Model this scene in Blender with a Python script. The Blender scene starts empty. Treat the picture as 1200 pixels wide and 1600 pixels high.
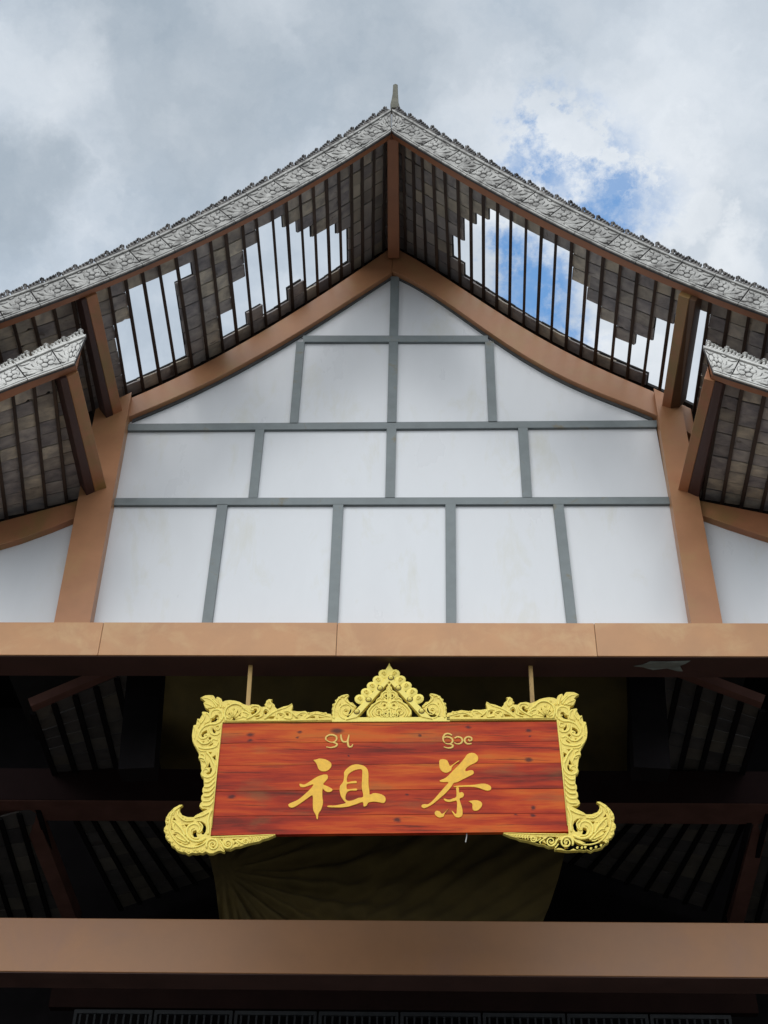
import bpy, math, random
from mathutils import Vector, Matrix
random.seed(7)
S = bpy.context.scene
C = S.collection

# ------------------------------------------------------------------ camera, sky, sun, exposure
FPX, PITCH, YAW, ROLL, CX, CZ = 2100.4, 0.703736, -0.0336107, 0.0210847, 0.2534, 1.6
def basis():
    cp, sp, cy, sy = math.cos(PITCH), math.sin(PITCH), math.cos(YAW), math.sin(YAW)
    f = Vector((sy*cp, cy*cp, sp)); r = Vector((cy, -sy, 0)); u = r.cross(f)
    cr, sr = math.cos(ROLL), math.sin(ROLL)
    return cr*r + sr*u, -sr*r + cr*u, f
BR_, BU_, BF_ = basis()
EYE = Vector((CX, 0, CZ))
def ray(px, py):
    return (BF_ + BR_*((px-600)/FPX) + BU_*((800-py)/FPX))
def at(px, py, Y):
    """the point of the vertical plane y = Y that the survey sighted at (px, py)"""
    v = ray(px, py); return EYE + v*(Y/v.y)
cam = bpy.data.objects.new('camera', bpy.data.cameras.new('camera')); C.objects.link(cam); S.camera = cam
cam.matrix_world = Matrix(((BR_.x, BU_.x, -BF_.x, EYE.x), (BR_.y, BU_.y, -BF_.y, EYE.y), (BR_.z, BU_.z, -BF_.z, EYE.z), (0, 0, 0, 1)))
cam.data.sensor_fit = 'VERTICAL'; cam.data.sensor_height = 36; cam.data.sensor_width = 27
cam.data.lens = FPX/1600*36; cam.data.clip_end = 3000
S.render.resolution_x, S.render.resolution_y = 768, 1024

SUN_EL, SUN_AZ = math.radians(34), math.radians(16)        # azimuth: from the left of the view behind the camera
sd = Vector((-math.sin(SUN_AZ)*math.cos(SUN_EL), -math.cos(SUN_AZ)*math.cos(SUN_EL), math.sin(SUN_EL)))
sl = bpy.data.lights.new('sun', 'SUN'); sl.energy = 1.75; sl.angle = math.radians(85); sl.color = (1, .97, .93)
so = bpy.data.objects.new('sun', sl); C.objects.link(so); so.rotation_euler = sd.to_track_quat('Z', 'Y').to_euler()
S.view_settings.view_transform = 'Standard'; S.view_settings.look = 'None'
S.view_settings.gamma = 1; S.view_settings.use_curve_mapping = False
S.view_settings.exposure = 0.3

W = bpy.data.worlds.new('World'); S.world = W; W.use_nodes = True
wn, wl = W.node_tree.nodes, W.node_tree.links
class G:
    """small node helper"""
    def __init__(s, nt): s.n, s.l = nt.nodes, nt.links
    def new(s, t, **k):
        n = s.n.new(t)
        for a, b in k.items(): setattr(n, a, b)
        return n
    def put(s, sock, v):
        if hasattr(v, 'is_output') or isinstance(v, bpy.types.NodeSocket): s.l.new(v, sock)
        else: sock.default_value = v
    def math(s, op, a, b=None, c=None, clamp=False):
        n = s.new('ShaderNodeMath', operation=op, use_clamp=clamp); s.put(n.inputs[0], a)
        if b is not None: s.put(n.inputs[1], b)
        if c is not None: s.put(n.inputs[2], c)
        return n.outputs[0]
    def noise(s, vec, scale, detail=4, rough=.55, dist=0, out=0):
        n = s.new('ShaderNodeTexNoise'); s.put(n.inputs['Vector'], vec)
        n.inputs['Scale'].default_value = scale; n.inputs['Detail'].default_value = detail
        n.inputs['Roughness'].default_value = rough; n.inputs['Distortion'].default_value = dist
        return n.outputs[out]
    def ramp(s, f, stops):
        n = s.new('ShaderNodeValToRGB'); s.put(n.inputs[0], f); e = n.color_ramp.elements
        while len(e) < len(stops): e.new(.5)
        for i, (p, c) in enumerate(stops):
            e[i].position = p; e[i].color = (c, c, c, 1) if not hasattr(c, '__len__') else (*c, 1)
        return n.outputs[0]
    def mix(s, f, a, b, mode='MIX'):
        n = s.new('ShaderNodeMix', data_type='RGBA', blend_type=mode)
        s.put(n.inputs[0], f); s.put(n.inputs[6], a if not isinstance(a, tuple) else (*a, 1)); s.put(n.inputs[7], b if not isinstance(b, tuple) else (*b, 1))
        return n.outputs[2]
    def vmul(s, v, k):
        n = s.new('ShaderNodeVectorMath', operation='MULTIPLY'); s.put(n.inputs[0], v); n.inputs[1].default_value = k
        return n.outputs[0]
g = G(W.node_tree)
for n in list(wn): wn.remove(n)
tc = g.new('ShaderNodeTexCoord').outputs['Generated']
nz = g.noise(tc, 13, 8, .66, out=1)
warp = g.new('ShaderNodeVectorMath', operation='MULTIPLY_ADD'); g.put(warp.inputs[0], nz); warp.inputs[1].default_value = (.105,)*3
sub = g.new('ShaderNodeVectorMath', operation='SUBTRACT'); g.put(sub.inputs[0], tc); sub.inputs[1].default_value = (.0525,)*3
g.put(warp.inputs[2], sub.outputs[0]); wv = warp.outputs[0]
fine = g.noise(tc, 26, 10, .68)
def blob(px, py, rpx, soft=1.0):
    d = ray(px, py).normalized()
    n = g.new('ShaderNodeVectorMath', operation='DISTANCE'); g.put(n.inputs[0], wv); n.inputs[1].default_value = d
    r = rpx/FPX
    m = g.new('ShaderNodeMapRange', interpolation_type='SMOOTHSTEP'); g.put(m.inputs[0], n.outputs['Value'])
    m.inputs[1].default_value = r*(1+.5*soft); m.inputs[2].default_value = r*(1-.6*soft); m.inputs[3].default_value = 0; m.inputs[4].default_value = 1
    return m.outputs[0]
def blobs(lst):
    o = None
    for b in lst:
        m = blob(*b); o = m if o is None else g.math('MAXIMUM', o, m)
    return o
wisp = blobs([(866, 205, 60), (935, 250, 75), (890, 290, 60), (985, 300, 60)])
core_ = blobs([(962, 332, 48), (925, 318, 30), (800, 410, 40), (828, 476, 70), (884, 500, 48), (846, 430, 46)])
blue = g.math('MAXIMUM', g.math('MULTIPLY', wisp, g.ramp(fine, [(.43, 0), (.57, .85)])), g.math('MULTIPLY', core_, g.ramp(fine, [(.32, .25), (.48, 1)])))
elsewhere = g.ramp(g.noise(tc, 2.6, 7, .6, .3), [(.66, 0), (.74, 1)])
cum = blobs([(1062, 352, 44, .5), (1120, 350, 34, .5), (1010, 372, 26), (945, 545, 60, .6), (1000, 560, 50, .6), (900, 600, 70, .6), (1140, 420, 50), (760, 330, 60)])
dark = blobs([(330, 110, 210, 1.2), (30, 300, 90, 1), (560, 60, 190, 1.3), (230, 10, 160, 1.2), (640, 150, 60, 1.5)])
base = g.noise(wv, 3.1, 9, .55)
lum = g.ramp(base, [(.34, (2.2, 2.8, 3.5)), (.50, (3.9, 4.6, 5.4)), (.62, (6.3, 6.7, 7.2))])
lum = g.mix(g.math('MULTIPLY', dark, .8), lum, (2.0, 2.6, 3.2))
lum = g.mix(g.math('MULTIPLY', cum, g.ramp(fine, [(.3, .55), (.55, 1)])), lum, (7.4, 7.7, 8.0))
bright_side = blobs([(1080, 160, 240, 1.5), (930, 420, 260, 1.4), (880, 30, 60, 1.5), (40, 120, 90, 1.4)])
lum = g.mix(g.math('MULTIPLY', bright_side, .5), lum, (7.4, 7.7, 8.0))
lum = g.mix(.32, lum, g.mix(g.ramp(g.noise(wv, 6.5, 8, .55), [(.36, 0), (.66, 1)]), (2.9, 3.5, 4.2), (6.8, 7.2, 7.7)))
sky = g.new('ShaderNodeTexSky', sky_type='NISHITA'); sky.sun_disc = False; sky.sun_elevation = SUN_EL
sky.sun_rotation = math.atan2(sd.x, sd.y); sky.air_density = 1.2; sky.dust_density = .6
skyc = g.mix(1.0, sky.outputs[0], (.85, 1.75, 2.3), 'MULTIPLY')
bl = g.math('MAXIMUM', blue, g.math('MULTIPLY', elsewhere, .6))
col = g.mix(g.math('MULTIPLY', bl, .86), lum, skyc)
bg = g.new('ShaderNodeBackground'); g.put(bg.inputs[0], col); bg.inputs[1].default_value = .1
out = g.new('ShaderNodeOutputWorld'); wl.new(bg.outputs[0], out.inputs[0])

# ------------------------------------------------------------------ materials
YS0 = 8.84      # face of the sign board
def mat(name, col, rough=.6, var=.12, scale=6, bump=.1, bscale=40, tint=None, metal=0, spec=.5, stretch=(1, 1, 1), perobj=0, coords='Object', two=None, coat=0):
    m = bpy.data.materials.new(name); m.use_nodes = True; k = G(m.node_tree)
    b = m.node_tree.nodes['Principled BSDF']
    t = k.new('ShaderNodeTexCoord').outputs[coords]
    if coords == 'Object' and perobj:
        oi = k.new('ShaderNodeObjectInfo')
        ad = k.new('ShaderNodeVectorMath', operation='MULTIPLY_ADD'); k.put(ad.inputs[0], oi.outputs['Random']); ad.inputs[1].default_value = (37, 53, 71); k.put(ad.inputs[2], t); t = ad.outputs[0]
    v = k.vmul(t, stretch)
    n1 = k.noise(v, scale, 6, .6)
    dk = tuple(c*(1-var) for c in col); lt = tuple(min(1, c*(1+var)) for c in col)
    if two: lt = two
    c = k.mix(k.ramp(n1, [(.3, 0), (.7, 1)]), dk, lt)
    if tint:
        tcol, sc, lo, hi, amt = tint
        c = k.mix(k.math('MULTIPLY', k.ramp(k.noise(v, sc, 8, .65, .4), [(lo, 0), (hi, 1)]), amt), c, tcol)
    if perobj:
        c2 = k.new('ShaderNodeHueSaturation'); k.put(c2.inputs['Color'], c)
        k.put(c2.inputs['Value'], k.math('MULTIPLY_ADD', oi.outputs['Random'], perobj, 1-perobj/2)); c = c2.outputs[0]
    k.put(b.inputs['Base Color'], c)
    k.put(b.inputs['Roughness'], k.math('MULTIPLY_ADD', n1, .2, rough-.1))
    b.inputs['Metallic'].default_value = metal; b.inputs['Specular IOR Level'].default_value = spec
    b.inputs['Coat Weight'].default_value = coat; b.inputs['Coat Roughness'].default_value = .22
    if bump:
        bn = k.new('ShaderNodeBump'); bn.inputs['Strength'].default_value = bump; bn.inputs['Distance'].default_value = .01
        k.put(bn.inputs['Height'], k.noise(v, bscale, 6, .6)); k.put(b.inputs['Normal'], bn.outputs[0])
    return m
M = {}
M['panel'] = mat('white_panel', (.71, .745, .78), .30, .04, 1.3, .04, 5, tint=((.58, .58, .47), 2.6, .55, .76, .5), perobj=.05, stretch=(1.3, 1, .5), coat=.5)
M['strip'] = mat('grey_strip', (.19, .225, .235), .45, .14, 5, .05, 60, tint=((.20, .17, .10), 5, .60, .70, .7), perobj=.08)
M['trim'] = mat('dark_trim', (.075, .08, .082), .6, .3, 9, .1, 80)
M['brown'] = mat('brown_cladding', (.53, .275, .125), .42, .10, 2.0, .05, 90, tint=((.64, .42, .21), 2.3, .5, .68, .6), perobj=.06)
M['post'] = mat('brown_post_cladding', (.43, .205, .10), .42, .12, 2.0, .06, 90, tint=((.42, .27, .11), 1.9, .5, .7, .6), perobj=.06)
M['verge'] = mat('red_brown_paint', (.35, .145, .07), .5, .15, 3, .06, 60, tint=((.20, .09, .05), 3, .55, .75, .5), perobj=.08)
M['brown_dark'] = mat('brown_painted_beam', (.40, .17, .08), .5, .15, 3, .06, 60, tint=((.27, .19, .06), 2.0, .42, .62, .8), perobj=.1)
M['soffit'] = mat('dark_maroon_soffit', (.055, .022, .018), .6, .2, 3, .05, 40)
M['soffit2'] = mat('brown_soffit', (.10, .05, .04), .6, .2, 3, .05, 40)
M['purl'] = mat('grimy_purlin_side', (.11, .055, .025), .6, .2, 3, .05, 40)  # outer side of the purlin, darkened by grime
M['timber'] = mat('dark_timber', (.055, .036, .027), .75, .35, 6, .2, 40, tint=((.16, .10, .06), 5, .55, .75, .6), perobj=.4, stretch=(1, .3, 1))
M['inner'] = mat('inner_beam', (.045, .020, .018), .65, .2, 4, .1, 40, perobj=.1, spec=.08)
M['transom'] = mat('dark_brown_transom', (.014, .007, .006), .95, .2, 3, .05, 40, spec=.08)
M['blackish'] = mat('shade_dark_wood', (.018, .010, .010), .85, .2, 3, .05, 40, spec=.08)  # shade on the cross beam's front put into the colour
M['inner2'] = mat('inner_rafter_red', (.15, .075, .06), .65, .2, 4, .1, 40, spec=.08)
M['beam2'] = mat('lower_beam_cladding', (.38, .185, .082), .42, .10, 1.6, .05, 70, tint=((.30, .16, .11), 1.2, .5, .7, .5))
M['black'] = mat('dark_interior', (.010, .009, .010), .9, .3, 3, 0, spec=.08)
M['reliefw'] = mat('relief_grey_white', (.47, .47, .45), .8, .25, 9, .5, 55, tint=((.13, .125, .12), 11, .47, .66, .8), perobj=.12)
M['reliefc'] = mat('relief_clean_white', (.66, .66, .63), .7, .2, 9, .5, 55, tint=((.20, .19, .18), 12, .54, .72, .7), perobj=.1)
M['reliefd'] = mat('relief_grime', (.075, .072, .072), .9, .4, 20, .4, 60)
M['crest'] = mat('crest_stone', (.27, .26, .25), .85, .4, 14, .6, 60, tint=((.07, .07, .075), 9, .42, .62, .85), perobj=.25)
M['finial'] = mat('finial_stone', (.16, .16, .13), .9, .35, 16, .6, 50)
M['gold'] = mat('gold_paint', (.98, .81, .19), .5, .05, 22, .25, 90, perobj=.03, spec=.4, tint=((.80, .58, .09), 30, .58, .75, .5))
M['goldd'] = mat('gold_paint_recess', (.92, .73, .15), .55, .10, 26, .3, 90, tint=((.5, .36, .06), 26, .5, .66, .6))
M['ring'] = mat('boss_ring_brown', (.16, .11, .03), .6, .2, 20, .1, 60)
M['ink'] = mat('gold_lettering', (.88, .50, .035), .5, .12, 30, .2, 120)
M['ink2'] = mat('pale_gold_lettering', (.80, .54, .13), .5, .1, 30, .2, 120)
M['cloth'] = mat('yellow_cloth', (.10, .072, .020), .95, .25, 3, .1, 60)
M['rod'] = mat('rod_wood', (.42, .27, .09), .6, .25, 8, .2, 40, tint=((.12, .07, .03), 14, .5, .65, .8), stretch=(1, 1, .25))
M['lattice'] = mat('lattice_grey', (.028, .031, .034), .6, .2, 5, 0, spec=.08)
M['ground'] = mat('paving', (.17, .165, .155), .85, .15, .6, .2, 20)
M['peel'] = mat('peeled_film', (.17, .19, .17), .5, .2, 9, .2, 40)
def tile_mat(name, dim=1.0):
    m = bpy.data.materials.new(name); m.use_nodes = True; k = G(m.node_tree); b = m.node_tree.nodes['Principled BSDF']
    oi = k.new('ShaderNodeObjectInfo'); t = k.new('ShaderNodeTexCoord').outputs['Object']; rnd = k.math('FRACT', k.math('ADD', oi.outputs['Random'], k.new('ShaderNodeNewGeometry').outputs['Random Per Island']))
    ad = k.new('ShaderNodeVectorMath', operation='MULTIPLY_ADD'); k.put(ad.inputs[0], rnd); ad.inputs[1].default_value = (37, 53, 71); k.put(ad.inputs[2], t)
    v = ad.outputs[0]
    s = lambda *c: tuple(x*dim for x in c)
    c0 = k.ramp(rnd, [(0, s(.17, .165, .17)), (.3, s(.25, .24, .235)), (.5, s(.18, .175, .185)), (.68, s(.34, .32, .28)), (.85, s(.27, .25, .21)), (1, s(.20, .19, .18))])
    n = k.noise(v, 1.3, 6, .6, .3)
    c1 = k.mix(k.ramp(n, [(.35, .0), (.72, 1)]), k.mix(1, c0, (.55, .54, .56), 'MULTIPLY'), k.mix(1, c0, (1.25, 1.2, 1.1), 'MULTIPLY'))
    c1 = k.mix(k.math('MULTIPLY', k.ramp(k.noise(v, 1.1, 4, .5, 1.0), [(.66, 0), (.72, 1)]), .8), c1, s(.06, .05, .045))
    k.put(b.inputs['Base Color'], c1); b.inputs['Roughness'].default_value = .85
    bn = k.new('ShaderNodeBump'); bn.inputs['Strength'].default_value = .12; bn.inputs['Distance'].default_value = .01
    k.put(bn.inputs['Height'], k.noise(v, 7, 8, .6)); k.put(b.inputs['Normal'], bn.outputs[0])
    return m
M['tile'] = tile_mat('roof_tile_clay', 1.85); M['tile_up'] = mat('shaded_upper_tile_course', (.022, .021, .021), .9, .3, 8, .2, 40); M['tile_in'] = tile_mat('shaded_inner_roof_tile', .42)  # near-black upper course and dimmed inner tiles: shade put into the colours
def wood_mat():
    m = bpy.data.materials.new('red_varnished_wood'); m.use_nodes = True; k = G(m.node_tree); b = m.node_tree.nodes['Principled BSDF']
    oi = k.new('ShaderNodeObjectInfo'); t = k.new('ShaderNodeTexCoord').outputs['Object']
    ad = k.new('ShaderNodeVectorMath', operation='MULTIPLY_ADD'); k.put(ad.inputs[0], oi.outputs['Random']); ad.inputs[1].default_value = (11, 7, 23); k.put(ad.inputs[2], t); v0 = ad.outputs[0]
    w = k.new('ShaderNodeVectorMath', operation='MULTIPLY_ADD'); k.put(w.inputs[0], k.noise(v0, 2.2, 3, .5, out=1)); w.inputs[1].default_value = (.0, .0, .05); k.put(w.inputs[2], v0)
    v = k.vmul(w.outputs[0], (.55, 1, 9))
    n1 = k.noise(v, 1.6, 10, .68, .15)
    big = k.noise(k.vmul(v0, (.5, 1, 2.6)), 1.5, 4, .55, .2)
    ncomb = k.math('MULTIPLY_ADD', big, .55, k.math('MULTIPLY', n1, .45))
    c = k.ramp(ncomb, [(.36, (.12, .012, .004)), (.44, (.33, .022, .005)), (.50, (.48, .045, .006)), (.57, (.60, .105, .010)), (.66, (.50, .15, .018))])
    streak = k.ramp(k.noise(k.vmul(w.outputs[0], (.9, 1, 42)), 1.5, 9, .68, .3), [(.57, 0), (.64, 1)])
    c = k.mix(k.math('MULTIPLY', streak, .7), c, (.045, .008, .004))
    grey = k.ramp(k.noise(k.vmul(v0, (.8, 1, 3.2)), 1.7, 5, .6, .3), [(.56, 0), (.72, 1)])
    c = k.mix(k.math('MULTIPLY', grey, .55), c, (.20, .10, .035))
    kn = None; rag = k.noise(k.vmul(t, (6, 1, 22)), 3, 5, .6, out=1)
    for (px, py, r, sx_) in ((391, 1148, .022, 2.2), (391, 1157, .018, 1.6), (527, 1142, .034, 2.0), (468, 1144, .018, 1.5), (465, 1152, .014, 1.3), (655, 1149, .022, .8), (732, 1136, .020, 1.6), (826, 1141, .022, 1.4), (828, 1150, .012, 1.2), (826, 1187, .030, 1.3), (833, 1262, .026, .9), (833, 1274, .018, 1.5), (621, 1281, .026, 1.5), (636, 1242, .012, 1.5), (545, 1181, .010, 1.3), (362, 1245, .022, 2.0), (806, 1273, .012, 1.4), (700, 1230, .012, 1.6)):
        p = at(px, py, YS0); m_ = k.new('ShaderNodeVectorMath', operation='MULTIPLY_ADD'); k.put(m_.inputs[0], rag); m_.inputs[1].default_value = (.05, 0, .022)
        q = k.new('ShaderNodeVectorMath', operation='SUBTRACT'); k.put(q.inputs[0], t); q.inputs[1].default_value = (p.x+.025, p.y, p.z+.011); k.put(m_.inputs[2], q.outputs[0])
        ln = k.new('ShaderNodeVectorMath', operation='LENGTH'); k.put(ln.inputs[0], k.vmul(m_.outputs[0], (1/(r*sx_), 0, 1/r)))
        o_ = k.ramp(ln.outputs['Value'], [(.35, 1), (.95, 0)]); kn = o_ if kn is None else k.math('MAXIMUM', kn, o_)
    c = k.mix(k.math('MULTIPLY', kn, .82), c, (.03, .012, .016))
    k.put(b.inputs['Base Color'], c); b.inputs['Roughness'].default_value = .5; b.inputs['Specular IOR Level'].default_value = .18; b.inputs['Roughness'].default_value = .42
    bn = k.new('ShaderNodeBump'); bn.inputs['Strength'].default_value = .15; bn.inputs['Distance'].default_value = .01
    k.put(bn.inputs['Height'], n1); k.put(b.inputs['Normal'], bn.outputs[0])
    return m
M['wood'] = wood_mat()

# ------------------------------------------------------------------ object helpers
def empty(name, loc=(0, 0, 0)):
    o = bpy.data.objects.new(name, None); C.objects.link(o); o.location = loc; return o
def tag(o, label=None, cat=None, group=None, kind=None):
    if label: o['label'] = label
    if cat: o['category'] = cat
    if group: o['group'] = group
    if kind: o['kind'] = kind
    return o
def link(o, parent):
    C.objects.link(o)
    if parent is not None: o.parent = parent; o.matrix_parent_inverse = parent_inv(parent)
    return o
def parent_inv(p):
    m = Matrix.Identity(4); q = p
    m = p.matrix_basis.copy()
    while q.parent: m = q.parent.matrix_basis @ q.matrix_parent_inverse @ m if False else m; q = q.parent
    return m.inverted() if p.parent is None else (p['_w'] and Matrix.Identity(4))
class MB:
    def __init__(s): s.v, s.f, s.m = [], [], []
    def add(s, vs, fs, mi=0):
        o = len(s.v); s.v += [Vector(v) for v in vs]; s.f += [[o+i for i in f] for f in fs]; s.m += [mi]*len(fs)
    def hexa(s, p, mi=0):           # 8 points: bottom ring 0-3, top ring 4-7
        s.add(p, [(0, 3, 2, 1), (4, 5, 6, 7), (0, 1, 5, 4), (1, 2, 6, 5), (2, 3, 7, 6), (3, 0, 4, 7)], mi)
    def box(s, a, b, mi=0):
        (x0, y0, z0), (x1, y1, z1) = a, b
        s.hexa([(x0, y0, z0), (x1, y0, z0), (x1, y1, z0), (x0, y1, z0), (x0, y0, z1), (x1, y0, z1), (x1, y1, z1), (x0, y1, z1)], mi)
    def prism(s, poly, y0, y1, mi=0):   # poly: list of (x, z), extruded between two depths
        n = len(poly)
        s.add([(x, y0, z) for x, z in poly]+[(x, y1, z) for x, z in poly],
              [tuple(range(n)), tuple(range(2*n-1, n-1, -1))]+[(i, (i+1) % n, n+(i+1) % n, n+i) for i in range(n)], mi)
    def bar(s, p, q, w, h, up=(0, 0, 1), mi=0):
        p, q = Vector(p), Vector(q); d = (q-p).normalized(); u = Vector(up); r = d.cross(u).normalized(); u = r.cross(d)
        s.hexa([p-r*w/2, p+r*w/2, q+r*w/2, q-r*w/2, p-r*w/2+u*h, p+r*w/2+u*h, q+r*w/2+u*h, q-r*w/2+u*h], mi)
    def dome(s, c, r, h, seg=8, mi=0, ax=(1, 0, 0), az=(0, 0, 1), ay=(0, -1, 0), sx=1.0, rings=2):
        c, ax, az, ay = Vector(c), Vector(ax), Vector(az), Vector(ay); vs = []; fs = []
        for k in range(rings+1):
            a = k/(rings+1)*math.pi/2
            for i in range(seg):
                t = 2*math.pi*i/seg; vs.append(c+ax*(r*sx*math.cos(t)*math.cos(a))+az*(r*math.sin(t)*math.cos(a))+ay*(h*math.sin(a)))
        vs.append(c+ay*h)
        for k in range(rings):
            for i in range(seg): j = (i+1) % seg; fs.append((k*seg+i, k*seg+j, (k+1)*seg+j, (k+1)*seg+i))
        for i in range(seg): fs.append((rings*seg+i, rings*seg+(i+1) % seg, len(vs)-1))
        s.add(vs, fs, mi)
    def tube(s, pts, rad, seg=6, flat=1.0, mi=0):
        """round strip along pts in a plane facing -y; rad number or list"""
        n = len(pts); P = [Vector(p) for p in pts]; vs = []; fs = []
        for i, p in enumerate(P):
            d = (P[min(i+1, n-1)]-P[max(i-1, 0)]).normalized(); r = d.cross(Vector((0, 1, 0)))
            r = r.normalized() if r.length > 1e-6 else Vector((1, 0, 0)); yv = r.cross(d).normalized()
            R = rad[i] if hasattr(rad, '__len__') else rad
            for j in range(seg):
                a = 2*math.pi*j/seg; vs.append(p+r*(R*math.cos(a))+yv*(R*flat*math.sin(a)))
        for i in range(n-1):
            for j in range(seg): jj = (j+1) % seg; fs.append((i*seg+j, i*seg+jj, (i+1)*seg+jj, (i+1)*seg+j))
        fs.append(tuple(range(seg-1, -1, -1))); fs.append(tuple((n-1)*seg+j for j in range(seg)))
        s.add(vs, fs, mi)
    def mesh(s, name, mats, smooth=False):
        me = bpy.data.meshes.new(name); me.from_pydata([tuple(v) for v in s.v], [], s.f)
        for m in (mats if isinstance(mats, (list, tuple)) else [mats]): me.materials.append(m)
        me.polygons.foreach_set('material_index', s.m)
        if smooth: me.polygons.foreach_set('use_smooth', [True]*len(s.f))
        me.validate(); me.update(); return me
    def build(s, name, mats, parent=None, smooth=False, bevel=0):
        o = bpy.data.objects.new(name, s.mesh(name, mats, smooth)); C.objects.link(o)
        if parent is not None: o.parent = parent
        if bevel:
            b = o.modifiers.new('bevel', 'BEVEL'); b.width = bevel; b.segments = 2; b.limit_method = 'ANGLE'
        return o
def place(name, me, mtx, parent):
    o = bpy.data.objects.new(name, me); C.objects.link(o); o.parent = parent; o.matrix_basis = mtx; return o
def fillmesh(loops, y0, y1, bevel=0, name='plate'):
    """outline with holes (lists of world (x, z)) made into a solid plate standing between depths y0 (front) and y1"""
    cu = bpy.data.curves.new(name, 'CURVE'); cu.dimensions = '2D'; cu.fill_mode = 'BOTH'
    for lp in loops:
        sp = cu.splines.new('POLY'); sp.points.add(len(lp)-1); sp.use_cyclic_u = True
        for i, (x, z) in enumerate(lp): sp.points[i].co = (x, z, 0, 1)
    cu.extrude = abs(y1-y0)/2-bevel; cu.bevel_depth = bevel; cu.bevel_resolution = 1; cu.offset = -bevel
    t = bpy.data.objects.new('tmp', cu); C.objects.link(t)
    dg = bpy.context.evaluated_depsgraph_get(); me = bpy.data.meshes.new_from_object(t.evaluated_get(dg))
    bpy.data.objects.remove(t); bpy.data.curves.remove(cu)
    ym = (y0+y1)/2
    for v in me.vertices: x, z, d = v.co; v.co = (x, ym+d, z)
    me.flip_normals() if False else None
    mb = MB(); mb.add([v.co.copy() for v in me.vertices], [tuple(p.vertices) for p in me.polygons]); bpy.data.meshes.remove(me)
    return mb
def curve(pts):
    """smooth y(x) through surveyed points (cubic Hermite), straight on beyond the ends"""
    P = sorted(pts); X = [p[0] for p in P]; Yv = [p[1] for p in P]; n = len(P)
    d = [(Yv[i+1]-Yv[i])/(X[i+1]-X[i]) for i in range(n-1)]
    m = [d[0]]+[(d[i-1]+d[i])/2 for i in range(1, n-1)]+[d[-1]]
    def f(x):
        if x <= X[0]: return Yv[0]+m[0]*(x-X[0])
        if x >= X[-1]: return Yv[-1]+m[-1]*(x-X[-1])
        i = max(k for k in range(n-1) if X[k] <= x); h = X[i+1]-X[i]; t = (x-X[i])/h
        return (2*t**3-3*t*t+1)*Yv[i]+(t**3-2*t*t+t)*h*m[i]+(-2*t**3+3*t*t)*Yv[i+1]+(t**3-t*t)*h*m[i+1]
    return f
def poly(pts, deg=3):
    """smooth line through surveyed points (least squares)"""
    import numpy as np
    xs_ = np.array([p[0] for p in pts], float); ys_ = np.array([p[1] for p in pts], float)
    c = np.polyfit((xs_-600)/600, ys_, deg)
    return lambda x: float(np.polyval(c, (x-600)/600))
def lin(a, b, n): return [a+(b-a)*i/(n-1) for i in range(n)]
def xz(p): return (p.x, p.z)

# ------------------------------------------------------------------ ground
mb = MB(); mb.add([(-400, -400, 0), (400, -400, 0), (400, 400, 0), (-400, 400, 0)], [(0, 1, 2, 3)])
tag(mb.build('ground', M['ground']), kind='structure')

# ------------------------------------------------------------------ the hall
YW, YR, YP, YB = 9.0, 8.93, 8.87, 8.75        # wall panels, rake beam, posts, tie beam face
YF, YV, YI = 7.40, 7.44, 7.52                 # relief face, verge board front and back
hall = empty('temple_hall', (0, 9, 0))
hall.location = (0, 0, 0)
tag(hall, 'tall timber framed hall with white panelled gable and broken tiled roof above the hanging sign', 'building')

# surveyed lines --------------------------------------------------
T_L = poly([(612, 169), (477, 252), (400, 291), (345, 321), (300, 343), (166, 402), (121, 422), (40, 453), (0, 467)])
B_L = poly([(611, 203), (487, 282), (400, 328), (305, 374), (220, 415), (137.5, 449), (40, 486), (0, 499)])
C_L = poly([(611, 216), (487, 295), (400, 342), (300, 388.5), (220, 427), (136, 464), (40, 500), (0, 514)])
T_R = poly([(612, 169), (700, 222), (793, 273), (892, 322), (988, 371), (1093, 418), (1200, 458)])
B_R = poly([(613, 203), (700, 257), (800, 314), (920, 374), (969, 397), (1074, 445), (1200, 491)])
C_R = poly([(613, 216), (683, 261), (777, 318), (847, 355), (940, 400), (1027, 439), (1083, 463), (1200, 506)])
RT_L = poly([(613, 386), (550, 427), (483, 473), (400, 525), (346, 553), (280, 587), (215, 617), (150, 643)])
RB_L = poly([(613, 430), (540, 478), (475, 519), (410, 558), (346, 593), (280, 624), (225, 648), (207, 655)], 4)
RT_R = poly([(613, 386), (660, 408), (704, 439), (767, 482), (800, 502), (858, 533), (905, 558), (940, 577), (1017, 611), (1080, 638)], 4)
RB_R = poly([(613, 428), (684, 467), (758, 520), (847, 577), (892, 600), (960, 629), (1019, 653)], 4)

# gable panels and strips ----------------------------------------
def trap(p, Y): return [xz(at(x, y, Y)) for x, y in p]
def panel(poly_px):
    m = MB(); m.prism(trap(poly_px, YW), YW, YW+.04); return m.build('wall_panel', M['panel'], hall)
def rb(x): return (RB_L if x < 613 else RB_R)(x)+3
def under(x0, x1, n=8): return [(x, rb(x)) for x in lin(x0, x1, n)]
H1, H2, H3, BT = 529, 665, 783, 985
Xc = lambda y: 617+(609.5-617)*(y-437)/(770-437)
panel([(Xc(529), H1-1)]+[(465, H1-1)]+under(470, 612.5)[1:]+[(615, 434)])
panel([(Xc(529), H1-1), (615, 434)]+under(621, 766)+[(766, H1-1)])
panel([(459, H2), (200, H2+2)]+under(203, 468, 12)+[(470, H1)])
panel([(Xc(665), H2), (459.5, H2), (469.5, H1+.5), (Xc(529), H1+.5)])
panel([(770, H2-2), (Xc(665)+.2, H2), (Xc(529)+.2, H1+.5), (764.5, H1+.5)])
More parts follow.
